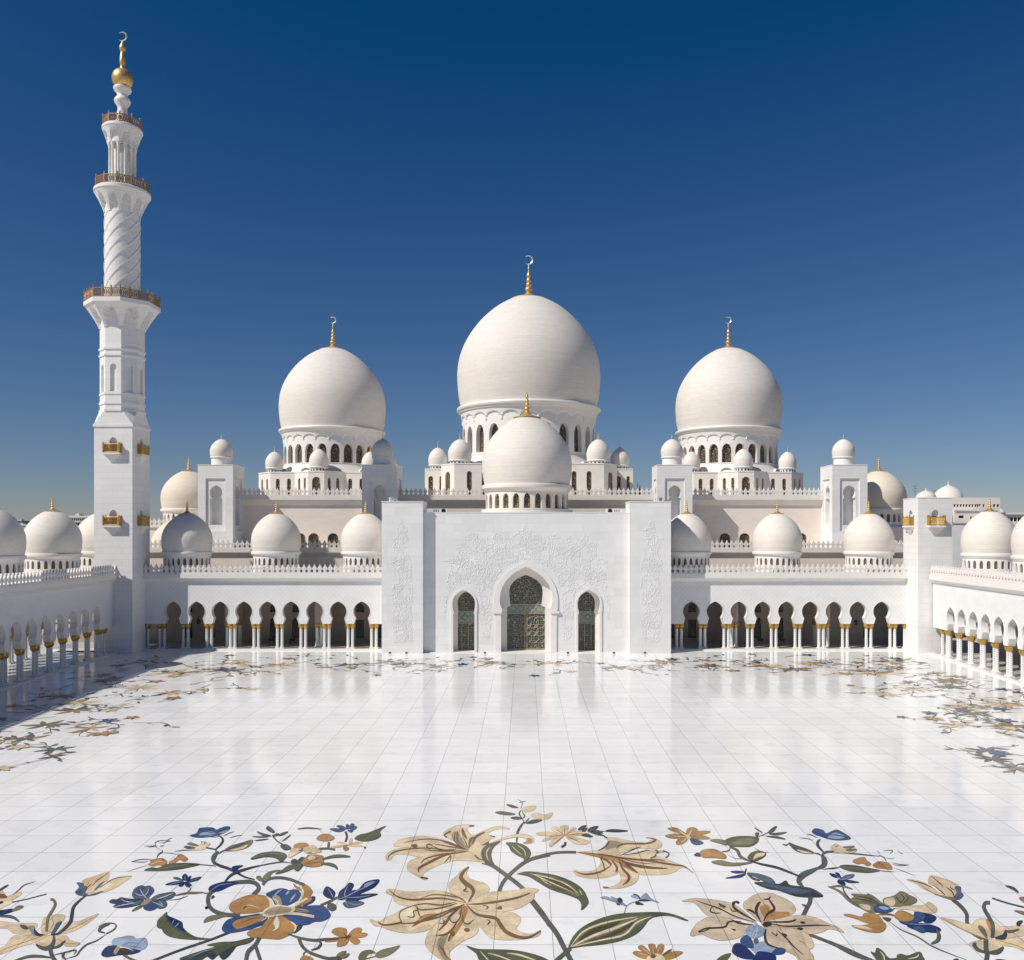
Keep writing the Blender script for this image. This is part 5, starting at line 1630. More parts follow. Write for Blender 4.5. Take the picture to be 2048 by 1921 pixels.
motif(2, 'curling dark stems looping round the large blue and ochre flower', '''
A l char 26 640,1760 1000,1620 1380,1490 1620,1395
A l stem 46 1900,935 1972,860 1930,790 1800,772 1600,798 1450,860 1365,920 1342,1000 1362,1080 1430,1140 1560,1180 1740,1192
A p navy 1350,872 1370,830 1450,795 1580,768 1720,780 1610,830 1480,888 1390,892
A s pale 8 1370,890 1480,815 1640,790
A p olive 1290,1278 1340,1210 1480,1180 1625,1178 1510,1220 1400,1252
A s stem 30 1365,1085 1310,1100 1340,1085
A s stem 26 1385,960 1412,955 1380,985
A l stem 16 1285,912 1340,915 1390,900
B l stem 28 580,722 640,660 760,642 880,660 960,690 1042,722
B p olive 578,662 600,620 660,575 772,558 690,590 655,640 610,682
B p olive 510,640 550,623 582,682 540,672
A s char 30 1920,745 1800,715 1700,660 1600,610 1480,570 1420,530 1405,480 1450,410
A l char 17 1455,410 1430,375 1400,365 1320,350
A s stem 52 1425,560 1405,500 1430,440 1470,395
A s char 22 1430,375 1500,310 1525,245 1460,188
A s char 18 1470,430 1510,400 1575,370
A l char 11 1440,578 1240,560 1100,560
A p navy 1640,600 1672,580 1775,573 1712,612 1702,662 1660,642
A s char 30 1540,790 1610,705 1700,655 1830,612 1988,572
B s char 14 370,555 600,500 800,470 910,487
B l stem 36 545,1305 495,1390 420,1460 398,1552 395,1620
B l stem 30 500,1390 525,1470 555,1560
B s stem 26 860,1265 1000,1312 1150,1335 1300,1322 1420,1318
B l stem 28 975,1300 1010,1390 1080,1460 1200,1510 1320,1540 1450,1545
B s stem 22 1180,1335 1222,1370 1190,1420 1115,1445
B s stem 14 1030,1515 1035,1480 1060,1462
B p olive 1398,1512 1440,1470 1502,1458 1450,1512
B p olive 1428,1522 1535,1482 1490,1532
B l stem 12 1300,1530 1420,1520
A p green 990,1742 1100,1690 1250,1640 1440,1580 1330,1563 1500,1530 1680,1520 1900,1470 1850,1532 1680,1582 1600,1690 1520,1742 1470,1682 1390,1742 1330,1702 1200,1765
A b char 1000,1745 1180,1690 1420,1615 1300,1700 1190,1770
A b char 1480,1690 1540,1640 1680,1580 1600,1690 1520,1740
A b char 1330,1700 1400,1660 1440,1680 1390,1740
A s pale 8 1080,1740 1250,1660 1430,1600
B p ochre 1000,1560 1020,1520 1060,1510 1120,1530 1130,1570
''')
motif(3, 'olive and navy leaf curling upward left of the big blue flower', '''
A p green 710,1310 720,1250 770,1200 828,1150 842,1192 950,1240 1020,1280 1032,1340 1090,1400 1200,1460 1385,1482 1200,1492 1000,1480 860,1450 790,1400 770,1360 720,1342
A b navy 828,1158 845,1195 950,1240 1015,1280 1028,1340 1080,1400 1000,1375 890,1290 820,1210
A s char 12 815,1190 860,1280 970,1370 1130,1450 1300,1480
A s pale 10 900,1290 920,1240
A s pale 12 930,1335 985,1280
''')
motif(0, 'long olive leaf with small ochre blossoms and grey twigs, upper left', '''
A p green 550,630 640,594 720,600 850,550 1000,540 1110,540 1245,555 1120,592 950,622 800,634 680,636
A s olive 12 700,620 900,580 1120,555
A p olive 1548,382 1620,328 1760,288 1882,252 1896,282 1840,342 1720,382 1600,392
A b tan 1610,380 1720,350 1830,310 1800,350 1700,380
A s char 12 1560,380 1700,330 1870,265
A p ochre 598,560 640,530 620,510 720,483 790,488 832,525 790,567 720,565 650,577
A p ochre 860,530 930,488 975,440 1010,430 1060,460 1092,490 1050,522 990,500 940,530 880,547
A b brown 760,480 795,485 785,510
A b brown 920,480 950,478 935,495
A s tan 10 640,560 720,520 800,530
A s char 18 705,478 725,435 775,402 768,380
A s char 7 780,412 880,420 985,436
A s char 11 385,525 500,498 640,495
A s char 9 388,525 520,530 600,520
A s grey 6 330,650 480,600 600,562
A s char 9 695,330 685,290 750,262 870,258
A s char 9 790,300 820,275 880,268
A s char 8 548,330 620,330 695,322
A s char 10 740,332 800,325
A s char 8 595,350 690,332 705,350 760,385
A s grey 8 740,290 800,285 860,240 900,235
''')
motif(1, 'blue peony-like blossom at the top of the left spray with a small tan bud below', '''
A p blue 1120,200 1200,170 1222,130 1250,103 1390,98 1450,125 1500,103 1580,83 1616,100 1590,140 1500,182 1380,212 1220,222
A b pale 1230,185 1340,140 1450,168 1380,202 1280,205
A b pale 1470,165 1560,130 1610,130 1540,165
A s navy 10 1220,135 1340,150 1460,175
A s navy 9 1250,110 1380,130 1450,175
A s navy 10 1140,200 1290,200 1450,180
A s navy 9 1590,95 1520,130 1460,170
A s char 11 1530,206 1600,170 1672,148
A s char 10 1608,229 1690,205 1768,192
A s char 8 1370,215 1440,218 1490,200
A p tan 1170,380 1190,340 1240,315 1300,298 1366,298 1330,340 1280,372
A l dbrown 6 1265,300 1262,275 1290,280
A l dbrown 6 1300,300 1300,278 1330,282
A l dbrown 6 1290,315 1310,290
A p olive 1085,300 1140,291 1225,325 1130,318
A p stem 1045,340 1100,331 1182,352 1090,361
A s char 10 920,395 1050,382 1178,378
''')
motif(2, 'small dark blue star flower on a bent twig, left', '''
A p navy 813,810 900,775 1032,765 960,805
A p slate 908,725 960,716 1040,755 970,748
A p navy 1032,745 1025,700 1060,676 1086,700 1076,757
A p navy 1080,752 1100,715 1132,700 1112,742
A p navy 1080,767 1160,730 1257,713 1220,750 1120,777
A p navy 1058,775 1110,790 1137,815 1100,834 1060,817
A p navy 1045,775 1032,820 990,832 983,810
A b slate 1110,765 1180,735 1235,722 1200,748
A s pale 8 850,808 950,785 1040,768
A s pale 8 1055,700 1058,760
A s stem 12 1065,832 1128,858 1072,912
A s grey 5 880,895 930,850 975,818
A s olive 26 925,946 1080,915 1180,912 1285,906
A s char 10 858,1005 980,988 1098,945
''')
motif(3, 'blue five-petalled flower with pale veins left of the looping stem', '''
A p green 398,1142 450,1090 545,1050 505,1098
A p slate 620,1002 700,940 800,915 900,898 937,920 900,972 800,1012 680,1032
A p slate 400,930 430,860 510,818 560,830 622,823 672,875 640,932 572,987 480,982 420,972
A p navy 118,1020 150,993 210,992 260,968 320,978 390,985 522,990 540,1032 440,1072 330,1092 230,1097 165,1080 200,1052 140,1037
A p slate 690,1032 780,1000 832,1040 812,1090 740,1107 700,1082
A p blue 548,1110 550,1060 620,1023 692,1040 702,1100 620,1132
A b blue 420,930 450,860 520,835 560,850 500,900 470,950
A b blue 590,930 610,850 655,875 630,930
A b slate 400,1040 520,1000 540,1030 440,1065
A s stem 40 640,1030 780,955 925,915
A b speck 505,1065 560,1000 612,978 645,1000 580,1052
A s white 10 495,860 535,930 585,985
A s white 9 610,860 580,920 550,945
A s white 8 430,910 480,940 540,945
A s white 8 250,985 320,1020 420,1030
A s white 8 180,1085 300,1060 430,1040
A s white 8 640,1020 740,1060 800,1090
A s white 8 700,990 800,960 900,920
A s white 8 730,1020 770,1050 760,1090
''')
motif(0, 'pale blue and navy pansy at the lower left edge', '''
A l stem 26 290,1680 400,1740 500,1770
A p pale 148,1520 180,1480 260,1463 350,1445 420,1455 450,1480 560,1473 587,1520 582,1570 540,1612 430,1632 330,1592 240,1562 170,1562
A p navy 18,1680 50,1610 110,1570 200,1568 240,1600 360,1602 500,1632 400,1672 260,1682 180,1692 80,1707
A b dbrown 220,1620 260,1595 360,1605 400,1650 270,1675
A b speck 170,1640 210,1580 250,1580 235,1620 190,1680
A s white 10 240,1590 300,1590 360,1605 420,1635
A s slate 8 260,1570 360,1530 480,1540
A s slate 7 300,1560 420,1580 520,1590
''')
motif(1, 'ochre five-petalled flower between the blue flower and the central lily', '''
B p ochre 1345,1245 1380,1203 1450,1193 1507,1215 1502,1292 1420,1287
B p ochre 1528,1282 1580,1215 1640,1193 1677,1215 1640,1262
B p ochre 1540,1302 1640,1253 1737,1260 1700,1297 1600,1307
B p ochre 1530,1308 1610,1308 1657,1345 1620,1377 1570,1362
B p ochre 1510,1310 1527,1350 1480,1392 1403,1397 1430,1330
B p ochre 1273,1350 1320,1315 1430,1298 1482,1305 1400,1342
B b brown 1420,1305 1500,1290 1540,1265 1555,1300 1520,1315
B s dbrown 8 1470,1250 1510,1300 1490,1340
B s dbrown 8 1420,1310 1520,1300 1560,1270
''')
motif(2, 'cluster of navy blue lobed leaves with a round green pod', '''
B l stem 24 1220,948 1330,900 1400,865 1500,858
B p navy 1250,810 1290,738 1372,790 1377,840 1340,872 1280,852
B p navy 1420,880 1430,800 1500,740 1540,698 1587,720 1560,780 1500,872
B p navy 1470,872 1560,790 1640,770 1720,690 1867,663 1820,742 1700,802 1580,852
B p navy 1500,882 1650,830 1853,823 1700,872 1540,907
B p slate 1470,920 1560,898 1640,898 1702,925 1600,967 1510,972
B b pale 1700,745 1720,705 1820,680 1740,740
B s pale 10 1400,878 1480,860 1600,800 1740,735 1840,680
B s pale 10 1300,755 1340,820 1360,860
B s pale 10 1525,730 1490,800 1490,860
B s pale 8 1500,860 1650,858 1780,835
B s pale 8 1500,910 1600,940 1690,925
B s pale 8 1500,860 1505,930 1530,960
B p stem 1293,965 1310,930 1350,925 1390,950 1388,990 1350,1010 1312,995
''')
motif(3, 'cluster of small peach, ochre and blue flowers with green leaves, upper left of the lilies', '''
B p green 1600,212 1650,168 1740,148 1830,113 1942,70 1880,130 1887,180 1820,222 1700,240
B s olive 10 1690,225 1770,180 1830,140
B p blue 1323,104 1400,98 1490,115 1410,136
B p blue 1398,68 1460,68 1502,105 1440,95
B p blue 1500,92 1510,53 1536,65 1530,107
B p blue 1540,97 1560,48 1592,55 1570,102
B p blue 1550,112 1600,73 1622,90 1580,117
B p blue 1520,120 1577,125 1555,142
B l char 18 1495,130 1512,185 1495,247
B p peach 1328,300 1420,278 1502,285 1420,312
B p peach 1398,255 1460,243 1512,277
B p peach 1528,262 1545,208 1577,220 1557,272
B p peach 1530,282 1620,243 1692,255 1610,277
B p peach 1530,290 1620,278 1702,295 1600,302
B p ochre 1470,312 1500,295 1532,320 1495,347
B s ochre 10 1440,290 1510,285 1600,260
B b char 1698,310 1712,298 1724,312 1710,322
B p ochre 1178,212 1230,168 1310,163 1372,200 1330,232 1240,237
B l stem 18 1200,326 1290,320 1380,332
B l stem 20 1305,318 1312,250
B p ochre 923,300 960,268 1050,260 1082,280 1060,312 960,317
B p tan 888,350 900,320 980,318 1022,340 960,377 868,422
B p tan 1030,322 1120,288 1160,298 1200,330 1227,355 1140,372 1060,372
B b brown 975,345 1030,325 1010,350
B b brown 1070,368 1130,360 1100,375
B p char 893,465 930,438 970,450 1010,418 1062,440 1000,482 920,492
B p ochre 1000,492 1060,420 1100,393 1232,400 1252,440 1240,502 1160,522 1090,522
B b tan 1080,440 1110,400 1160,410 1140,450
B s brown 10 1050,480 1140,450 1230,410
B s brown 10 1040,495 1150,480 1235,470
B s stem 30 1240,440 1350,412 1450,405 1547,412
B s stem 32 1225,490 1310,495 1375,515 1405,552
B p green 722,602 800,558 880,508 1022,493 980,562 945,565 915,545 820,582
B p green 450,442 530,388 640,363 770,363 845,400 790,462 760,455 730,430 620,412
B s olive 12 480,425 600,385 740,380 820,400
B l stem 15 690,185 740,240 800,275
B p stem 778,292 840,278 893,320 820,337
B p stem 623,110 645,78 705,128 690,147
B s stem 20 518,138 590,170 672,182
B s stem 14 463,192 560,195 645,193
B s stem 14 488,236 560,228 645,217
B s stem 18 755,182 800,160 858,138
B s stem 13 788,245 840,210 893,165
B p stem 688,180 755,155 730,182
B s char 14 958,108 1080,96 1230,108
B s grey 6 1200,110 1245,158
''')
motif(0, 'tan lily with dark curved stems at the far lower left edge', '''
G p tan -60,1185 200,1212 400,1220 600,1225 602,1290 540,1320 560,1420 700,1420 600,1442 400,1412 220,1382 120,1310 -60,1290
G p tan -60,1660 80,1600 150,1500 240,1430 400,1430 720,1418 830,1430 700,1500 500,1560 300,1622 100,1702 -60,1745
G p tan 690,1270 720,1150 790,1110 900,1080 1062,1085 1062,1150 1020,1200 900,1320 800,1392 720,1402 688,1340
G p tan 950,1395 1020,1300 1100,1200 1300,1190 1450,1130 1632,1063 1500,1182 1350,1282 1150,1372
G p tan 850,1420 1000,1430 1100,1430 1160,1500 1250,1530 1325,1550 1250,1597 1100,1602 1040,1562 900,1602
G p tan 590,1565 780,1440 900,1440 905,1560 780,1625
G s ochre 14 -40,1700 200,1600 450,1520 740,1420
G s ochre 12 930,1470 1100,1550 1295,1550
G s ochre 14 850,1120 885,1230 800,1370
G s ochre 12 1000,1370 1250,1280 1600,1090
G l olive 38 835,822 895,845 912,920 860,1020 800,1120 780,1240 770,1360
G s char 52 1425,760 1300,860 1215,960 1190,1080 1165,1200 1080,1300 970,1390 840,1415
G p slate 850,1395 900,1300 940,1222 1022,1198 960,1300 900,1382
G p char 545,1268 580,1330 640,1390 718,1410 650,1432 580,1402
G b grey 470,1290 530,1262 575,1275 560,1340 580,1420 530,1400
G p green 335,1253 420,1265 462,1300 440,1322 370,1302
G s stem 66 595,1570 660,1620 760,1642 850,1600 890,1520 890,1415
G s stem 32 860,1642 980,1600 1082,1508
G l stem 58 830,1650 850,1740 900,1831 960,1900
G s stem 40 200,1860 450,1780 650,1770 850,1795
G s stem 24 890,1750 1060,1710 1250,1668 1220,1745
G s stem 34 1090,1830 1035,1770 1070,1710
G s char 22 1090,1812 1260,1760 1320,1680 1430,1580 1600,1510 1760,1400
G l stem 20 1755,1400 1880,1330 1922,1262 1870,1225 1740,1230 1635,1292
G s stem 34 1812,1240 1700,1280 1635,1350 1735,1382
''')
motif(1, 'peach tulip bud with slate base at the far left', '''
G p peach 1355,530 1420,480 1600,420 1720,380 1802,363 1822,400 1790,500 1790,522 1700,562 1600,662 1500,722 1420,722 1395,620
G p tan 1500,737 1700,610 1850,500 2000,450 2180,440 2060,532 1960,602 1800,682 1600,732
G p slate 1275,548 1380,560 1392,600 1440,622 1400,700 1450,742 1500,747 1705,685 1600,742 1450,767 1300,752 1248,700 1312,622
G b blue 1300,700 1345,650 1350,700 1320,735
G s slate 36 1560,680 1640,600 1730,525
G s char 16 1640,630 1760,560 1900,480 2175,440
G s dbrown 13 1400,722 1450,622 1532,563
G s dbrown 10 1530,600 1620,500 1800,385
G s ochre 10 1450,520 1465,560 1380,625
''')
motif(2, 'tan blossom and navy bud cut off by the left edge', '''
G p tan -60,650 0,640 80,740 130,770 342,698 332,760 210,832 200,882 100,932 0,982 -60,990
G l char 20 205,872 450,820 600,780 770,735
G s char 22 203,755 310,670 400,590 585,528
G s char 30 -60,710 60,632 142,583
G b brown -40,740 60,735 125,790 60,810 -40,800
G b navy -40,870 40,855 55,880 -40,915
G p navy -60,1020 60,1000 200,983 217,1020 100,1062 -60,1090
G p olive 208,1002 300,933 387,940 340,982 220,1022
G s stem 44 -60,1105 120,1105 230,1130 315,1195
''')
motif(3, 'large beige lily with dark brown markings and blue petals below, lower right', '''
E l stem 44 1470,842 1510,760 1545,690 1550,630
E l stem 30 1530,1045 1700,1110 1850,1175 2000,1245
E p beige 135,680 240,653 360,653 500,668 680,703 800,780 940,910 960,932 800,882 600,862 440,847 370,802 310,732 250,692
E p beige 810,710 850,668 940,608 1080,588 1200,623 1330,688 1387,760 1372,802 1310,842 1180,882 1040,892 1000,912 900,832 820,762
E p beige 1020,910 1180,880 1320,845 1480,838 1620,868 1760,930 1840,960 1922,1027 1800,992 1740,992 1680,1022 1540,1042 1400,982 1200,972 1050,962
E p beige 223,1050 270,958 340,898 420,863 600,863 760,908 900,950 850,1002 820,1042 760,1082 660,1107 540,1112 430,1082 370,1052 300,1052 260,1067
E p beige 1050,960 1200,970 1400,990 1520,1048 1582,1130 1582,1190 1540,1222 1582,1290 1582,1400 1440,1400 1400,1302 1300,1242 1200,1202 1100,1172 1060,1102 1048,1022
E b ochre 990,750 1080,718 1140,790 1310,800 1290,852 1100,887 1040,862
E p pale 838,1020 870,958 960,943 1042,990 1030,1052 950,1087 870,1077
E p pale 895,1185 960,1150 1050,1128 1100,1170 1205,1212 1080,1262 940,1252
E p blue 778,1110 830,1058 880,1080 922,1160 900,1202 800,1162
E p navy 688,1210 720,1153 800,1160 922,1270 932,1322 800,1312 700,1262
E p navy 930,1302 990,1238 1162,1280 1120,1400 920,1400
E p blue 1128,1252 1190,1198 1272,1215 1250,1262 1160,1272
E b slate 920,1110 960,1090 980,1130 940,1160
E s white 8 960,950 960,1020 930,1100
E s white 8 990,1010 930,1020 910,1080
E s dbrown 15 285,675 420,720 560,770 720,850 935,912
E s dbrown 16 465,738 443,790 490,812 570,812
E s dbrown 28 690,690 705,750 780,810 955,905
E b dbrown 685,710 690,690 740,678 768,695 750,712 720,700 705,740
E s dbrown 12 655,745 690,790 730,795
E l dbrown 11 535,708 610,745 570,742 540,712
E s dbrown 20 310,1022 400,985 600,968 650,910 785,905
E l dbrown 9 310,1022 380,985 450,975 400,1005 320,1026
E s dbrown 20 675,885 760,925 915,942
E s dbrown 32 1005,915 950,800 970,720 1000,690
E s dbrown 24 843,775 900,790 945,825
E s dbrown 26 1030,905 1080,820 1150,770 1110,690 1080,650
E s dbrown 14 1025,660 1080,660 1112,630
E b dbrown 1018,950 1050,912 1110,920 1120,945 1060,968
E s dbrown 18 1060,912 1300,912 1395,885
E s dbrown 14 1090,930 1300,962 1600,950 1765,955
E b dbrown 1400,985 1440,975 1472,990 1440,1000
E b dbrown 1435,920 1465,908 1495,922 1465,932
E s dbrown 26 1060,988 1045,1070 1080,1160 1200,1205
E s dbrown 17 1180,1008 1270,1080 1360,1180 1475,1282
E b dbrown 1240,1040 1290,1058 1262,1088
E l dbrown 9 1120,1030 1172,1065 1180,1038
E b dbrown 670,990 725,998 710,1010
E s ochre 10 1420,1120 1480,1150 1500,1190
''')
motif(0, 'slate blue branch with dark winged leaf above the beige lily', '''
E p char 930,475 1080,473 1200,490 1280,453 1322,500 1460,520 1580,545 1692,622 1600,637 1400,627 1200,562 1080,542
E b slate 1000,490 1150,500 1400,540 1560,570 1400,600 1200,545
E p slate 850,368 980,378 1120,428 1162,492 1080,482 960,422
E s char 22 850,375 920,430 995,452
E p navy 668,352 760,346 835,357 740,372
E p navy 612,426 720,400 835,373 780,417
E l navy 17 828,372 842,318
E s stem 66 1475,530 1425,470 1440,420 1490,380 1570,345 1640,310
E s stem 60 1620,325 1700,280 1700,215 1675,172
E s stem 22 1670,180 1720,140 1812,130
E s char 26 1700,140 1640,80 1630,30 1662,-5
E s char 16 1680,182 1640,160 1585,150
E p green 1308,35 1400,68 1520,108 1592,150 1480,152 1380,117
E b tan 1400,110 1500,130 1570,152 1470,148
E s char 16 1240,48 1280,62 1312,48
E s char 14 1680,330 1780,318 1872,308
E s char 22 1450,415 1340,370 1180,310 1000,270 880,235
E s stem 30 885,240 780,190 740,120 655,78
E p green 608,12 680,-22 800,-35 962,-25 975,10 950,42 880,77 720,77 640,62
E b olive 680,50 760,0 900,-15 930,30 850,60
E p olive 443,10 520,-2 612,15 622,62 560,45
E s stem 14 568,136 640,125 667,95
E p ochre 328,150 380,113 480,108 560,138 617,180 602,212 500,202 370,197
E p char 268,175 310,148 337,185
E p olive 458,250 560,233 700,260 905,253 820,277 700,292 560,282
E p green 858,200 900,148 980,128 1052,150 1042,187 950,237 890,227
E b tan 920,222 950,162 1042,150 1032,182 965,202
E s char 8 930,95 985,125 1000,140 1088,140
E s grey 6 620,160 720,210 850,215
E s stem 18 1455,720 1490,735 1500,760
''')
motif(1, 'blue peony-like blossom and tan bud at the top of the right spray', '''
J p blue 830,120 850,103 890,113 910,130 960,110 1000,125 1042,158 980,167 920,160 880,147 850,137
J b pale 915,150 960,125 1010,148 970,160
J s navy 5 840,118 880,138 920,150
J s navy 5 1020,150 960,138 915,140
J s char 5 758,154 800,158 838,168
J s char 6 800,132 830,140 862,156
J s stem 6 520,152 570,135 640,97
J p stem 515,98 560,124 540,117
J p stem 588,128 610,104 637,90 620,120
J p stem 598,132 692,124 640,139
J p stem 578,146 640,147 684,163
J p stem 528,150 520,130 540,128
J p tan 930,210 960,188 985,200 1072,215 1050,237 1000,240 960,230
J p olive 1000,205 1060,199 1040,213
J p olive 1015,220 1072,218 1040,228
J s char 6 1000,236 1100,245 1200,256
J l dbrown 3 955,195 965,205 975,192
''')
motif(2, 'long green leaf with ochre blossoms and grey twigs, upper right', '''
F p ochre 233,120 270,93 350,78 372,105 422,150 380,167 340,142 280,147
F p ochre 438,160 500,123 590,133 622,160 637,202 560,197 480,187
F b brown 485,135 520,125 505,145
F p green 98,176 140,158 260,163 400,190 512,215 400,237 250,227 160,207
F s olive 10 120,180 280,195 460,215
F s char 9 500,215 580,222 662,229
F s char 8 635,135 720,152 815,157
F s char 7 640,150 720,165 810,158
F s char 6 660,190 760,225 872,270
F s char 12 578,122 550,80 498,58
F s char 9 0,32 200,42 400,60 510,66
F s char 8 540,12 640,10 610,46
F s char 7 480,10 515,45
F s char 6 690,0 720,35 750,46
F s grey 6 560,80 620,95 660,88
F s char 12 -30,200 40,195 105,178
''')
motif(3, 'small navy star flower on a dark twig, right', '''
F p navy -5,245 50,253 92,292 30,277
F p navy 53,240 90,243 117,297
F p slate 118,302 160,263 247,256 220,292
F p navy 130,310 200,313 297,336 200,340
F p navy 78,320 110,300 152,340 150,362 90,347
F s pale 8 60,260 120,310 220,270
F l char 15 125,362 150,440 215,520
F s olive 22 -20,378 100,430 180,510 255,570
F s olive 18 -10,385 120,373 232,407
''')
motif(0, 'beige, ochre and navy double blossom on a thin trailing stem, right', '''
F p olive 213,512 280,478 400,498 520,540 562,582 500,642 400,642 320,602 260,572
F p olive 218,460 330,458 440,480 542,562 400,542
F p olive 380,452 450,480 530,550 460,530
F p olive 543,522 560,498 640,478 680,458 720,428 770,440 802,460 882,500 882,540 800,572 640,582 560,562
F b beige 560,510 640,490 670,540 640,575 570,560
F b beige 300,560 400,570 410,620 350,610
F s dbrown 8 670,460 700,520 740,545
F s dbrown 8 705,440 760,500 700,560
F s dbrown 8 780,460 800,500 740,560
F p tan 660,602 800,578 960,573 1010,538 1087,590 1082,642 980,652 860,622
F s dbrown 8 240,470 400,500 540,570
F s dbrown 8 220,500 380,520 520,570
F p blue 448,602 480,573 560,573 620,600 632,630 540,652 470,637
F b pale 500,590 550,582 610,605 560,620
F l char 12 460,630 540,648 620,635 660,600
F p ochre 143,672 200,663 320,690 360,653 480,670 542,740 480,762 380,752 270,712
F p ochre 223,782 330,780 440,760 550,750 572,800 520,847 420,847 300,817
F b tan 235,785 340,785 440,820 350,815
F s brown 20 480,670 600,665 700,690
F p navy 858,640 1000,658 1087,695 1040,752 960,742 980,680
F p navy 788,780 900,758 1010,768 1110,800 1132,830 1080,852 980,842 870,822
F p blue 708,732 840,730 870,648 962,660 962,720 880,752 780,772
F p blue 848,800 930,788 982,840 930,852
F p ochre 658,682 720,628 842,670 852,720 760,742 700,722
F s pale 8 800,765 920,770 1020,770
F s stem 36 1090,815 1115,880 1100,935 1035,968
F p stem 538,700 622,710 590,737
F s stem 14 600,735 720,820 900,900 1040,990 1200,1060 1400,1135
''')
motif(1, 'peach tulip bud with slate base at the far right', '''
F l stem 34 1255,510 1340,580 1400,660 1405,740 1440,830 1520,890 1590,915
F p tan 783,305 900,318 1000,358 1100,430 1200,492 1080,452 960,402 880,347
F p peach 1018,270 1060,263 1150,288 1260,330 1332,375 1290,442 1280,502 1200,492 1120,402 1010,352
F p slate 1283,385 1337,383 1342,430 1367,470 1320,512 1270,492 1300,442
F p olive 1068,455 1180,480 1302,500 1240,514
F s dbrown 10 800,308 960,350 1080,410
F s dbrown 12 1060,365 1140,430 1180,470
F s dbrown 10 1040,275 1120,340 1160,385
F s dbrown 12 1190,385 1250,430 1275,495
F s dbrown 9 1235,370 1240,395 1290,420
F s ochre 9 900,345 1050,440 1180,485
''')
motif(2, 'tan lily with dark curved stems at the far lower right edge', '''
F p tan 1133,700 1250,718 1440,765 1500,718 1600,708 1722,770 1722,850 1640,917 1500,872 1300,792
F p tan 1728,800 1850,788 1990,778 2060,850 1990,882 1850,902 1700,912
F p tan 1700,928 1850,908 2060,930 2060,1062 1900,1002 1780,982
F p tan 1428,962 1600,918 1700,938 1772,1002 1650,1062 1500,1012
F b ochre 1600,720 1640,720 1660,850 1620,790
F s ochre 10 1150,705 1400,840 1580,912
F s ochre 10 1720,930 1900,980 2040,1040
F l stem 34 1640,545 1590,550 1582,610 1650,730 1672,800 1662,905
F s olive 44 1518,785 1560,820 1610,912
F p char 1688,907 1770,870 1800,823 1812,880 1780,922
F s stem 26 1800,832 1850,842 1942,818
F l stem 44 1598,920 1600,1020 1610,1080 1600,1150
F s stem 36 1625,1062 1520,1030 1475,975 1500,962
F s stem 46 1615,1058 1720,1050 1778,998
F s char 24 1798,370 1880,400 1932,442
F l char 16 1660,498 1820,550 2040,605
F p ochre 1938,500 1990,488 2060,520 2000,547
F p olive 1888,627 1990,638 2040,672 1990,672
F s char 40 1945,785 1930,760 1975,733
''')
motif(3, 'dark green lobed leaf and slate stem at the bottom edge, right', '''
F s stem 50 -20,935 150,1020 300,1090 480,1150
F p green 418,1048 460,1058 482,1008 540,1040 602,1110 680,1110 690,1080 730,1070 800,1085 912,1048 947,1090 930,1150 500,1190 470,1120
F s cream 14 510,1040 550,1090 560,1150
F s cream 14 910,1065 890,1100 800,1120
E p green 508,1340 580,1280 672,1260 620,1345 580,1400 500,1400
F p char 1270,1125 1310,1120 1320,1150 1270,1150
F p char 1690,1135 1730,1125 1800,1135 1790,1160 1690,1160
''')
motif(0, 'olive bud and leaf at the bottom edge left of the central lily', '''
C p olive -120,1500 -80,1455 0,1440 60,1470 -20,1490 -60,1545 -120,1550
C p olive 60,1490 130,1440 250,1410 330,1393 270,1460 180,1510 90,1525
C l olive 14 -60,1545 0,1525 90,1505
''')

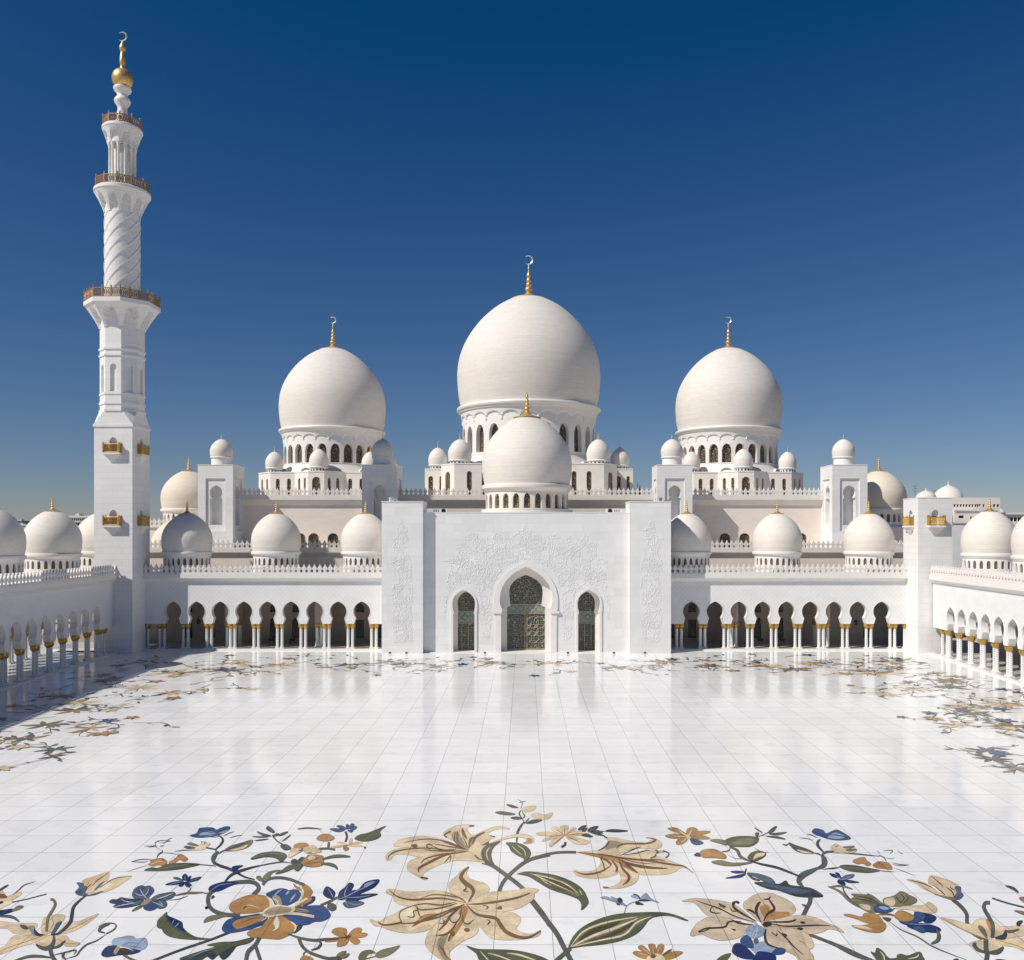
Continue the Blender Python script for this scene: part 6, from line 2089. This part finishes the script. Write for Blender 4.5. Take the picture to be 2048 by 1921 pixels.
# ---------------- far borders: foreshortened sprays of blossoms, leaves and stems
def border(name, label, spots, area, n_leaf, seed):
    r = random.Random(seed)
    keys = ['tan','ochre','olive','stem','char','slate','speck','brown','grey','navy','blue']
    mb = MB(); Z = [.004]
    def zz(): Z[0] += .00012; return Z[0]
    def leaf(x, y, L, w, a, k, bend=0.):
        n = 9; z = zz(); ca, sa = math.cos(a), math.sin(a); top, bot = [], []
        for i in range(n+1):
            t = i/n; u = L*t; h = w*math.sin(PI*t**.85)*(1-.25*t); off = bend*L*math.sin(PI*t)
            top.append((x+ca*u-sa*(h+off), y+sa*u+ca*(h+off), z)); bot.append((x+ca*u-sa*(-h+off), y+sa*u+ca*(-h+off), z))
        mb.grid([bot, top], False, keys.index(k))
    def stem(x, y, L, a, k, w):
        pts = []; tn = r.uniform(-.25,.25); p = [x,y]
        for i in range(12):
            pts.append(tuple(p)); a += tn+r.uniform(-.12,.12); p = [p[0]+L/12*math.cos(a), p[1]+L/12*math.sin(a)]
        z = zz(); A, B = [], []
        for i, q in enumerate(pts):
            u = Vector(pts[min(i+1,11)])-Vector(pts[max(i-1,0)]); u.normalize(); ww = w*(1-.6*i/11)
            A.append((q[0]-u.y*ww, q[1]+u.x*ww, z)); B.append((q[0]+u.y*ww, q[1]-u.x*ww, z))
        mb.grid([A,B], False, keys.index(k)); return pts
    pal = ['stem','stem','olive','olive','slate','speck','tan','navy']
    def vine(x, y, L, a, lo, hi):
        pts = []; p = [x,y]; n = int(L/.45); tn = r.uniform(-.1,.1)
        for i in range(n):
            pts.append(tuple(p)); tn = tn*.86+r.gauss(0,.09); a += tn
            p = [p[0]+.45*math.cos(a), p[1]+.45*math.sin(a)]
        z = zz(); A, B = [], []
        for i, q in enumerate(pts):
            u = Vector(pts[min(i+1,n-1)])-Vector(pts[max(i-1,0)]); u.normalize(); ww = .075*(1-.6*i/n)
            A.append((q[0]-u.y*ww, q[1]+u.x*ww, z)); B.append((q[0]+u.y*ww, q[1]-u.x*ww, z))
        mb.grid([A,B], False, keys.index(r.choice(('stem','char','olive'))))
        sd = 1
        for i in range(3, n, r.choice((3,4,5))):
            q, q2 = pts[i-1], pts[i]; an = math.atan2(q2[1]-q[1], q2[0]-q[0]); sd = -sd
            LL = r.uniform(lo, hi); leaf(q2[0], q2[1], LL, LL*r.uniform(.13,.22), an+sd*r.uniform(.5,1.1), r.choice(pal), sd*r.uniform(0,.15))
        return pts
    for (px, py, s, k) in spots:
        x, y = ground(px, py); n = r.choice((5,6,6,7)); a0 = r.uniform(0,6)
        for q in range(3): vine(x, y, s*r.uniform(1.6,2.8), r.uniform(0,6.28), .7, 1.6)
        for i in range(n):
            a = a0+2*PI*i/n+r.uniform(-.25,.25); L = s*r.uniform(.75,1.15)
            leaf(x, y, L, L*.165, a, k if r.random() < .85 else 'ochre', r.uniform(-.12,.12))
        for i in range(n):
            leaf(x, y, s*.75, s*.022, a0+2*PI*i/n+r.uniform(-.2,.2), 'brown', r.uniform(-.06,.06))
    made = 0
    while made < n_leaf:
        x, y = area(r); made += 1
        st = vine(x, y, r.uniform(3,7.5), r.uniform(0,6.28), .5, 1.35)
        if r.random() < .45:
            k = r.choice(('tan','tan','ochre','blue','navy')); sz = r.uniform(.7,1.4); a0 = r.random()
            for i in range(5): leaf(st[-1][0], st[-1][1], sz, sz*.25, i*1.26+a0, k, 0)
    tag(mb.build(name, [IM[k] for k in keys], smooth=0), label, 'floor inlay', None, 'stuff')
border('inlaid_flower_border', 'band of inlaid flowers along the left arcade, partly in shade',
       [(352,1347,4.2,'tan'),(299,1323,3.5,'tan'),(282,1376,3.0,'tan'),(158,1406,2.8,'tan'),(183,1457,2.2,'tan'),(8,1482,2.2,'tan'),(218,1360,3.0,'olive'),(116,1393,2.6,'olive'),(150,1421,2.6,'stem'),(90,1450,2.4,'olive'),(338,1386,2.2,'tan'),(55,1478,2.0,'stem'),(110,1499,1.7,'slate'),(105,1514,1.3,'stem')],
       lambda r: ((lambda y: (r.uniform(-60,-38.5+3*max(0,min(1,(y-95)/30))), y))(r.uniform(73,136))), 70, 21)
border('inlaid_flower_border', 'band of inlaid flowers along the right arcade wing',
       [(1748,1346,4.2,'tan'),(1787,1324,3.5,'speck'),(1831,1379,3.0,'tan'),(1776,1390,2.4,'tan'),(1930,1415,3.2,'tan'),(1940,1428,2.8,'stem'),(2001,1408,2.8,'tan'),(1913,1450,2.2,'tan'),(2023,1452,3.0,'olive'),(1895,1362,3.0,'olive'),(1900,1374,2.6,'stem'),(1975,1502,2.0,'slate'),(1985,1519,1.7,'stem'),(2030,1536,1.8,'grey')],
       lambda r: ((lambda y: (r.uniform(42-3*max(0,min(1,(y-95)/30)),59), y))(r.uniform(73,136))), 70, 22)
border('inlaid_flower_border', 'thin band of inlaid flowers along the far edge before the portal',
       [(482,1326,3.4,'tan'),(563,1331,3.6,'tan'),(775,1323,3.4,'speck'),(872,1333,2.6,'speck'),(988,1327,3.0,'tan'),(1113,1327,3.0,'tan'),(1232,1335,2.6,'speck'),(1329,1324,3.4,'speck'),(1533,1332,3.6,'tan'),(1623,1328,3.2,'tan'),(458,1340,3.0,'slate'),(1590,1340,2.6,'slate'),(690,1330,2.4,'olive'),(1420,1331,2.4,'olive')],
       lambda r: ((lambda x: (x, r.uniform(121.5,132.5 if abs(x)<24 else 138)))(r.uniform(-47,47))), 78, 23)
for o in PROTO: bpy.data.objects.remove(o)
